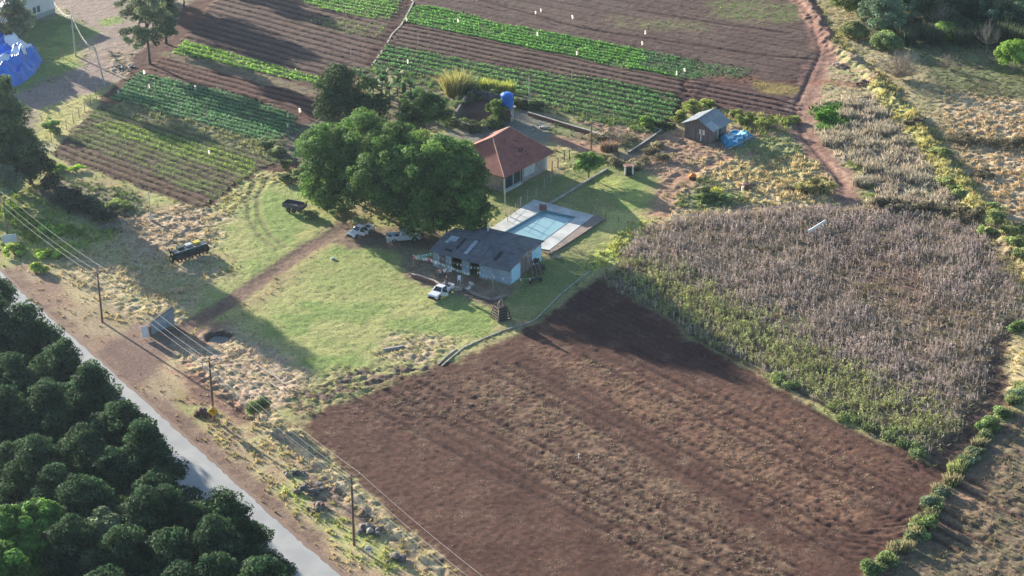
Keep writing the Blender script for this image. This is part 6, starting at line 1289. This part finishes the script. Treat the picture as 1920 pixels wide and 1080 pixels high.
# trees beyond the frame whose shade falls into the picture
for i, (px, py) in enumerate(((1560,-40),(1620,-50),(1680,-45),(1740,-60),(1810,-40),(1880,-60))):
    tree('thicket_tree', 'tree of the wood beyond the top right thicket', 'tree', px, py, [(0,0,8,4.5,4.5,5)], 90, 8000, .24, (.07,.11,.05), (.12,.17,.07), 225+i, 4, .2, group='trees of the wood beyond the thicket', clump=1.0)
for i, (px, py) in enumerate(((345,15),(300,22),(215,-25),(385,-45))):
    tree('broad_tree', 'shadowed tree at the top edge behind the lone pine', 'tree', px, py, [(0,0,5,3.4,3.4,3.6)], 80, 8000, .2, (.06,.09,.055), (.10,.13,.07), 230+i, 3, .2, group='shadowed trees at the top edge', clump=.9)
# boundary bushes, lower right
BB = [(1905,618,1.1,1.6,'bright green bush at the right edge beside the track cut'),(1902,745,1.6,1.2,'grey green bush at the right edge above the boundary'),(1850,800,1.1,1.9,'bright green umbrella bush standing alone on the boundary'),
 (1832,850,1.3,1.0,'pale green bush on the boundary below the umbrella bush'),(1815,866,1.2,.9,'spreading pale bush on the boundary where the corn ends'),(1768,928,.8,.7,'whitish grey shrub on the boundary'),(1744,950,.9,1.0,'grey green shrub below the whitish one'),
 (1742,985,1.6,1.5,'large green bush halfway down the boundary'),(1720,1005,1.2,1.2,'yellow green bush touching the large green one'),(1668,1050,1.5,1.4,'rounded green bush near the bottom of the boundary'),(1640,1075,1.6,1.3,'green bush at the bottom edge on the boundary'),(1878,780,1.3,1.0,'low green bush between the umbrella bush and the right edge')]
for i, (px, py, rx, h, lb) in enumerate(BB):
    gy = 'grey' in lb or 'whitish' in lb or 'pale' in lb; bush(lb, px, py, rx*.62, rx*.45, h*.75, (.20,.27,.15) if gy else (.17,.25,.11), (.25,.30,.20) if gy else (.26,.34,.14), 240+i, 2400, .13)
for i, (px, py) in enumerate(((1850,440),(1865,425),(1882,445),(1900,470),(1915,492),(1790,360),(1770,345),(1800,372),(1905,440),(1870,400),(1925,520),(1760,300))):
    bush('bright green bush growing on the bank along the right side', px, py, 1.3, 1.0, .9, (.20,.26,.11), (.32,.35,.16), 255+i, 1900, .13, group='green bushes on the right bank')
for i, (px, py, rx) in enumerate(((1655,388,2),(1690,392,2.6),(1740,392,2.6),(1790,400,2.4),(1820,410,2),(1800,265,3),(1880,268,3.4),(1905,275,2.6),(1712,240,1.8),(1850,330,2.0))):
    bush('dark grey brown thorny scrub patch on the dry slope', px, py, rx, rx*.6, 1.1, (.13,.12,.09), (.20,.18,.12), 270+i, 2600, .12, group='dark scrub patches on the dry slope')
for i, (px, py) in enumerate(((1150,258),(1180,262),(1120,262),(1205,305),(1190,318),(1215,285),(1235,275),(1250,300),(1160,310),(1135,300))):
    bush('grey weedy scrub patch between the yard and plank shed', px, py, 1.3, .9, .8, (.20,.19,.12), (.28,.25,.16), 282+i, 1300, .12, group='grey scrub patches in the yard')
for i, (px, py) in enumerate(((1475,722),(1490,730),(1560,765),(1610,790),(1640,806),(1665,815),(1700,835),(1720,850),(1460,712),(1590,780))):
    bush('green weedy bush at the foot of the standing crop', px, py, 1.3, .8, .65, (.17,.23,.11), (.26,.32,.13), 295+i, 900, .11, group='weedy bushes at the crop edge')
rq = random.Random(44); bl = [(1645,1070),(1700,1020),(1735,975),(1760,935),(1790,885),(1820,855),(1850,815),(1890,765),(1915,730)]
for i in range(22):
    s = rq.random()*(len(bl)-1); k = int(s); f = s-k; x_ = bl[k][0]*(1-f)+bl[k+1][0]*f+rq.uniform(-7,7); y_ = bl[k][1]*(1-f)+bl[k+1][1]*f+rq.uniform(-7,7); r_ = rq.uniform(.25,.55)
    bush('ragged small shrub filling the gaps of the boundary hedge at lower right', x_, y_, r_, r_*.8, rq.uniform(.4,.9), rq.choice([(.18,.24,.12),(.24,.26,.15),(.15,.20,.10)]), (.28,.32,.17), 400+i, 900, .12, group='small shrubs of the boundary hedge')
for i in range(26):
    s = rq.random()*(len(bl)-1); k = int(s); f = s-k; x_ = bl[k][0]*(1-f)+bl[k+1][0]*f+rq.uniform(-9,9); y_ = bl[k][1]*(1-f)+bl[k+1][1]*f+rq.uniform(-9,9)
    reeds('ragged weed clump in the boundary strip at lower right', x_, y_, rq.uniform(.5,1.1), rq.uniform(.4,.7), rq.uniform(.6,1.2), 170, *rq.choice([((.24,.28,.13),(.34,.36,.17)),((.40,.35,.22),(.30,.27,.16)),((.18,.24,.11),(.28,.32,.14))]), 440+i, 'weed_clump', 'weeds', group='weed clumps of the boundary strip')
# ------------------------------------------------------------------ grove left of the road: five modelled trees, the rest copies of them
FG1, FG2 = (.034,.068,.038), (.068,.118,.052)
protos = []
for k in range(5):
    rs_ = random.Random(300+k); lb = [(0,0,9.0,1.7,1.7,2.0),(.3,.2,7.4,2.6,2.6,1.7),(1.3,.9,5.6,2.8,2.6,1.6),(-1.5,-.6,5.2,2.7,2.6,1.6),(.6,-1.6,4.2,3.0,2.6,1.6),(-.6,1.5,6.0,2.5,2.5,1.5)]
    lb = [(a+rs_.uniform(-.5,.5), b_+rs_.uniform(-.5,.5), c_+rs_.uniform(-.5,.5), d_, e_, f_) for a, b_, c_, d_, e_, f_ in lb]
    protos.append((lb, 300+k))
GR = []   # (crown centre px, py at z 6.2, scale, label, bright)
GR += [(-32,548,.9,'grove tree highest up the left edge, hiding the far end of the road'),(-26,603,1.0,'grove tree at the far end beside the first bend of the road'),(46,640,.95,'grove tree with light top where the road enters the picture'),(119,702,.95,'second grove tree down the road edge'),(173,765,1.0,'third grove tree leaning over the road edge'),(226,825,1.0,'fourth grove tree down the road edge'),(271,888,1.0,'grove tree reaching farthest over the asphalt in the middle'),(292,950,.9,'grove tree just below the one reaching over the asphalt'),
  (421,985,1.02,'sunlit topped grove tree cutting the road near the bottom'),(499,1078,.72,'small bright round grove tree at the bottom edge by the road'),(366,1010,.9,'grove tree left of the sunlit topped one')]
GROVE = [(-30,700),(30,730),(90,790),(-20,820),(150,860),(50,880),(215,920),(110,950),(270,1000),(180,1010),(230,1070),(330,1075),(430,1085),(130,1060),(400,1130),(300,1130),(200,1140),(500,1160),(90,1160),(-10,1170),(-90,760),(-90,900),(-90,1040),(-110,640),(0,650),(60,745),(20,790),(110,840),(70,900),(170,900),(160,960),(250,1030),(320,990),(400,1060),(20,900),(110,1010),(190,1100),(350,1130)]
made = []
def grove(px, py, s, label, k, group=None):
    g = G(px, py, 6.2*s); loc = Vector((g.x, g.y, 0)); rz = random.uniform(0, 6.28)
    if len(made) < 5:
        lb, sd = protos[len(made)]; t = thing('grove_tree', label, 'tree', loc, rz, group)
        V, F, C = crown_mesh(lb, 420, 36000, .17, FG1, FG2, sd, clump=.62, ctv=.9, fill=.3, up=.4, coh=.75, asp=.42, spread=1.25); fast_mesh('crown', V, F, M_LEAF, t, C); trunk_mb(5.5, .22, sd, lb, 6).build('trunk', M_BARK, t)
        t.scale = (s, s, s); made.append(t); return t
    t = copy_thing(made[k % 5], loc, rz, label, (s*random.uniform(.9, 1.1), s*random.uniform(.9, 1.1), s*random.uniform(.9, 1.05)))
    if group: t['group'] = group
    elif 'group' in t: del t['group']
    return t
for i, (px, py, s, lb) in enumerate(GR): grove(px, py, s, lb, i*3+1)
for i, (px, py) in enumerate(GROVE): grove(px, py, random.uniform(.72,1.06), 'dark tree deep inside the grove left of the road', i*2, 'trees inside the dark grove')
for i, (px, py, rx, h) in enumerate(((22,1000,3.4,11.0),(72,985,2.4,10.0),(8,1062,2.6,11.0),(58,1035,2.2,9.6),(195,1000,1.8,9.4))):
    tree('young_tree', 'fresh bright green young tree in the sunny gap of the grove', 'tree', 0, 0, [(0,0,h*.8,rx*.8,rx*.8,h*.2)], 50, 7000, .2, (.10,.21,.05) if i != 4 else (.13,.18,.10), (.16,.30,.07) if i != 4 else (.18,.24,.13), 320+i, h*.5, .12, group='fresh green young trees in the gap', clump=.7, base=Vector((G(px,py,h*.8).x, G(px,py,h*.8).y, 0)))
g = GA([(-200,560),(30,600),(200,790),(330,920),(480,1050),(560,1150),(-200,1300)])
rs = np.random.default_rng(77); n = 26000; bx0, by0 = g.min(0); bx1, by1 = g.max(0); x = rs.uniform(bx0, bx1, n); y = rs.uniform(by0, by1, n); d = sdf(g, x, y); k = d > 0; x, y = x[k], y[k]; n = len(x)
Nn = rs.normal(size=(n,3))*.6+np.array((0,0,1)); Nn /= np.linalg.norm(Nn, axis=1)[:, None]; V, F_ = leaf_quads(np.stack([x, y, .2+rs.random(n)*1.0], -1), Nn, .22+.2*rs.random(n), .5, rs)
c = np.array((.06,.12,.045))*(.5+rs.random((n,1))); tag(fast_mesh('undergrowth', V, F_, M_LEAF, None, np.repeat(c, 4, 0)), 'dark leafy undergrowth covering the floor of the grove', 'undergrowth', kind='stuff')
# ------------------------------------------------------------------ the air between camera and fields
mh = bpy.data.materials.new("air"); mh.use_nodes = True; nt = mh.node_tree; nt.nodes.clear()
pv = nt.nodes.new("ShaderNodeVolumePrincipled"); pv.inputs["Color"].default_value = (.60,.78,1.0,1); pv.inputs["Density"].default_value = HAZE; pv.inputs["Anisotropy"].default_value = .65
ou = nt.nodes.new("ShaderNodeOutputMaterial"); nt.links.new(pv.outputs[0], ou.inputs["Volume"])
hz = MB().box(-700, 700, -300, 900, -3.6, 128).build('haze', mh); tag(hz, 'thin bluish morning haze filling the air over the fields', 'haze', kind='stuff')
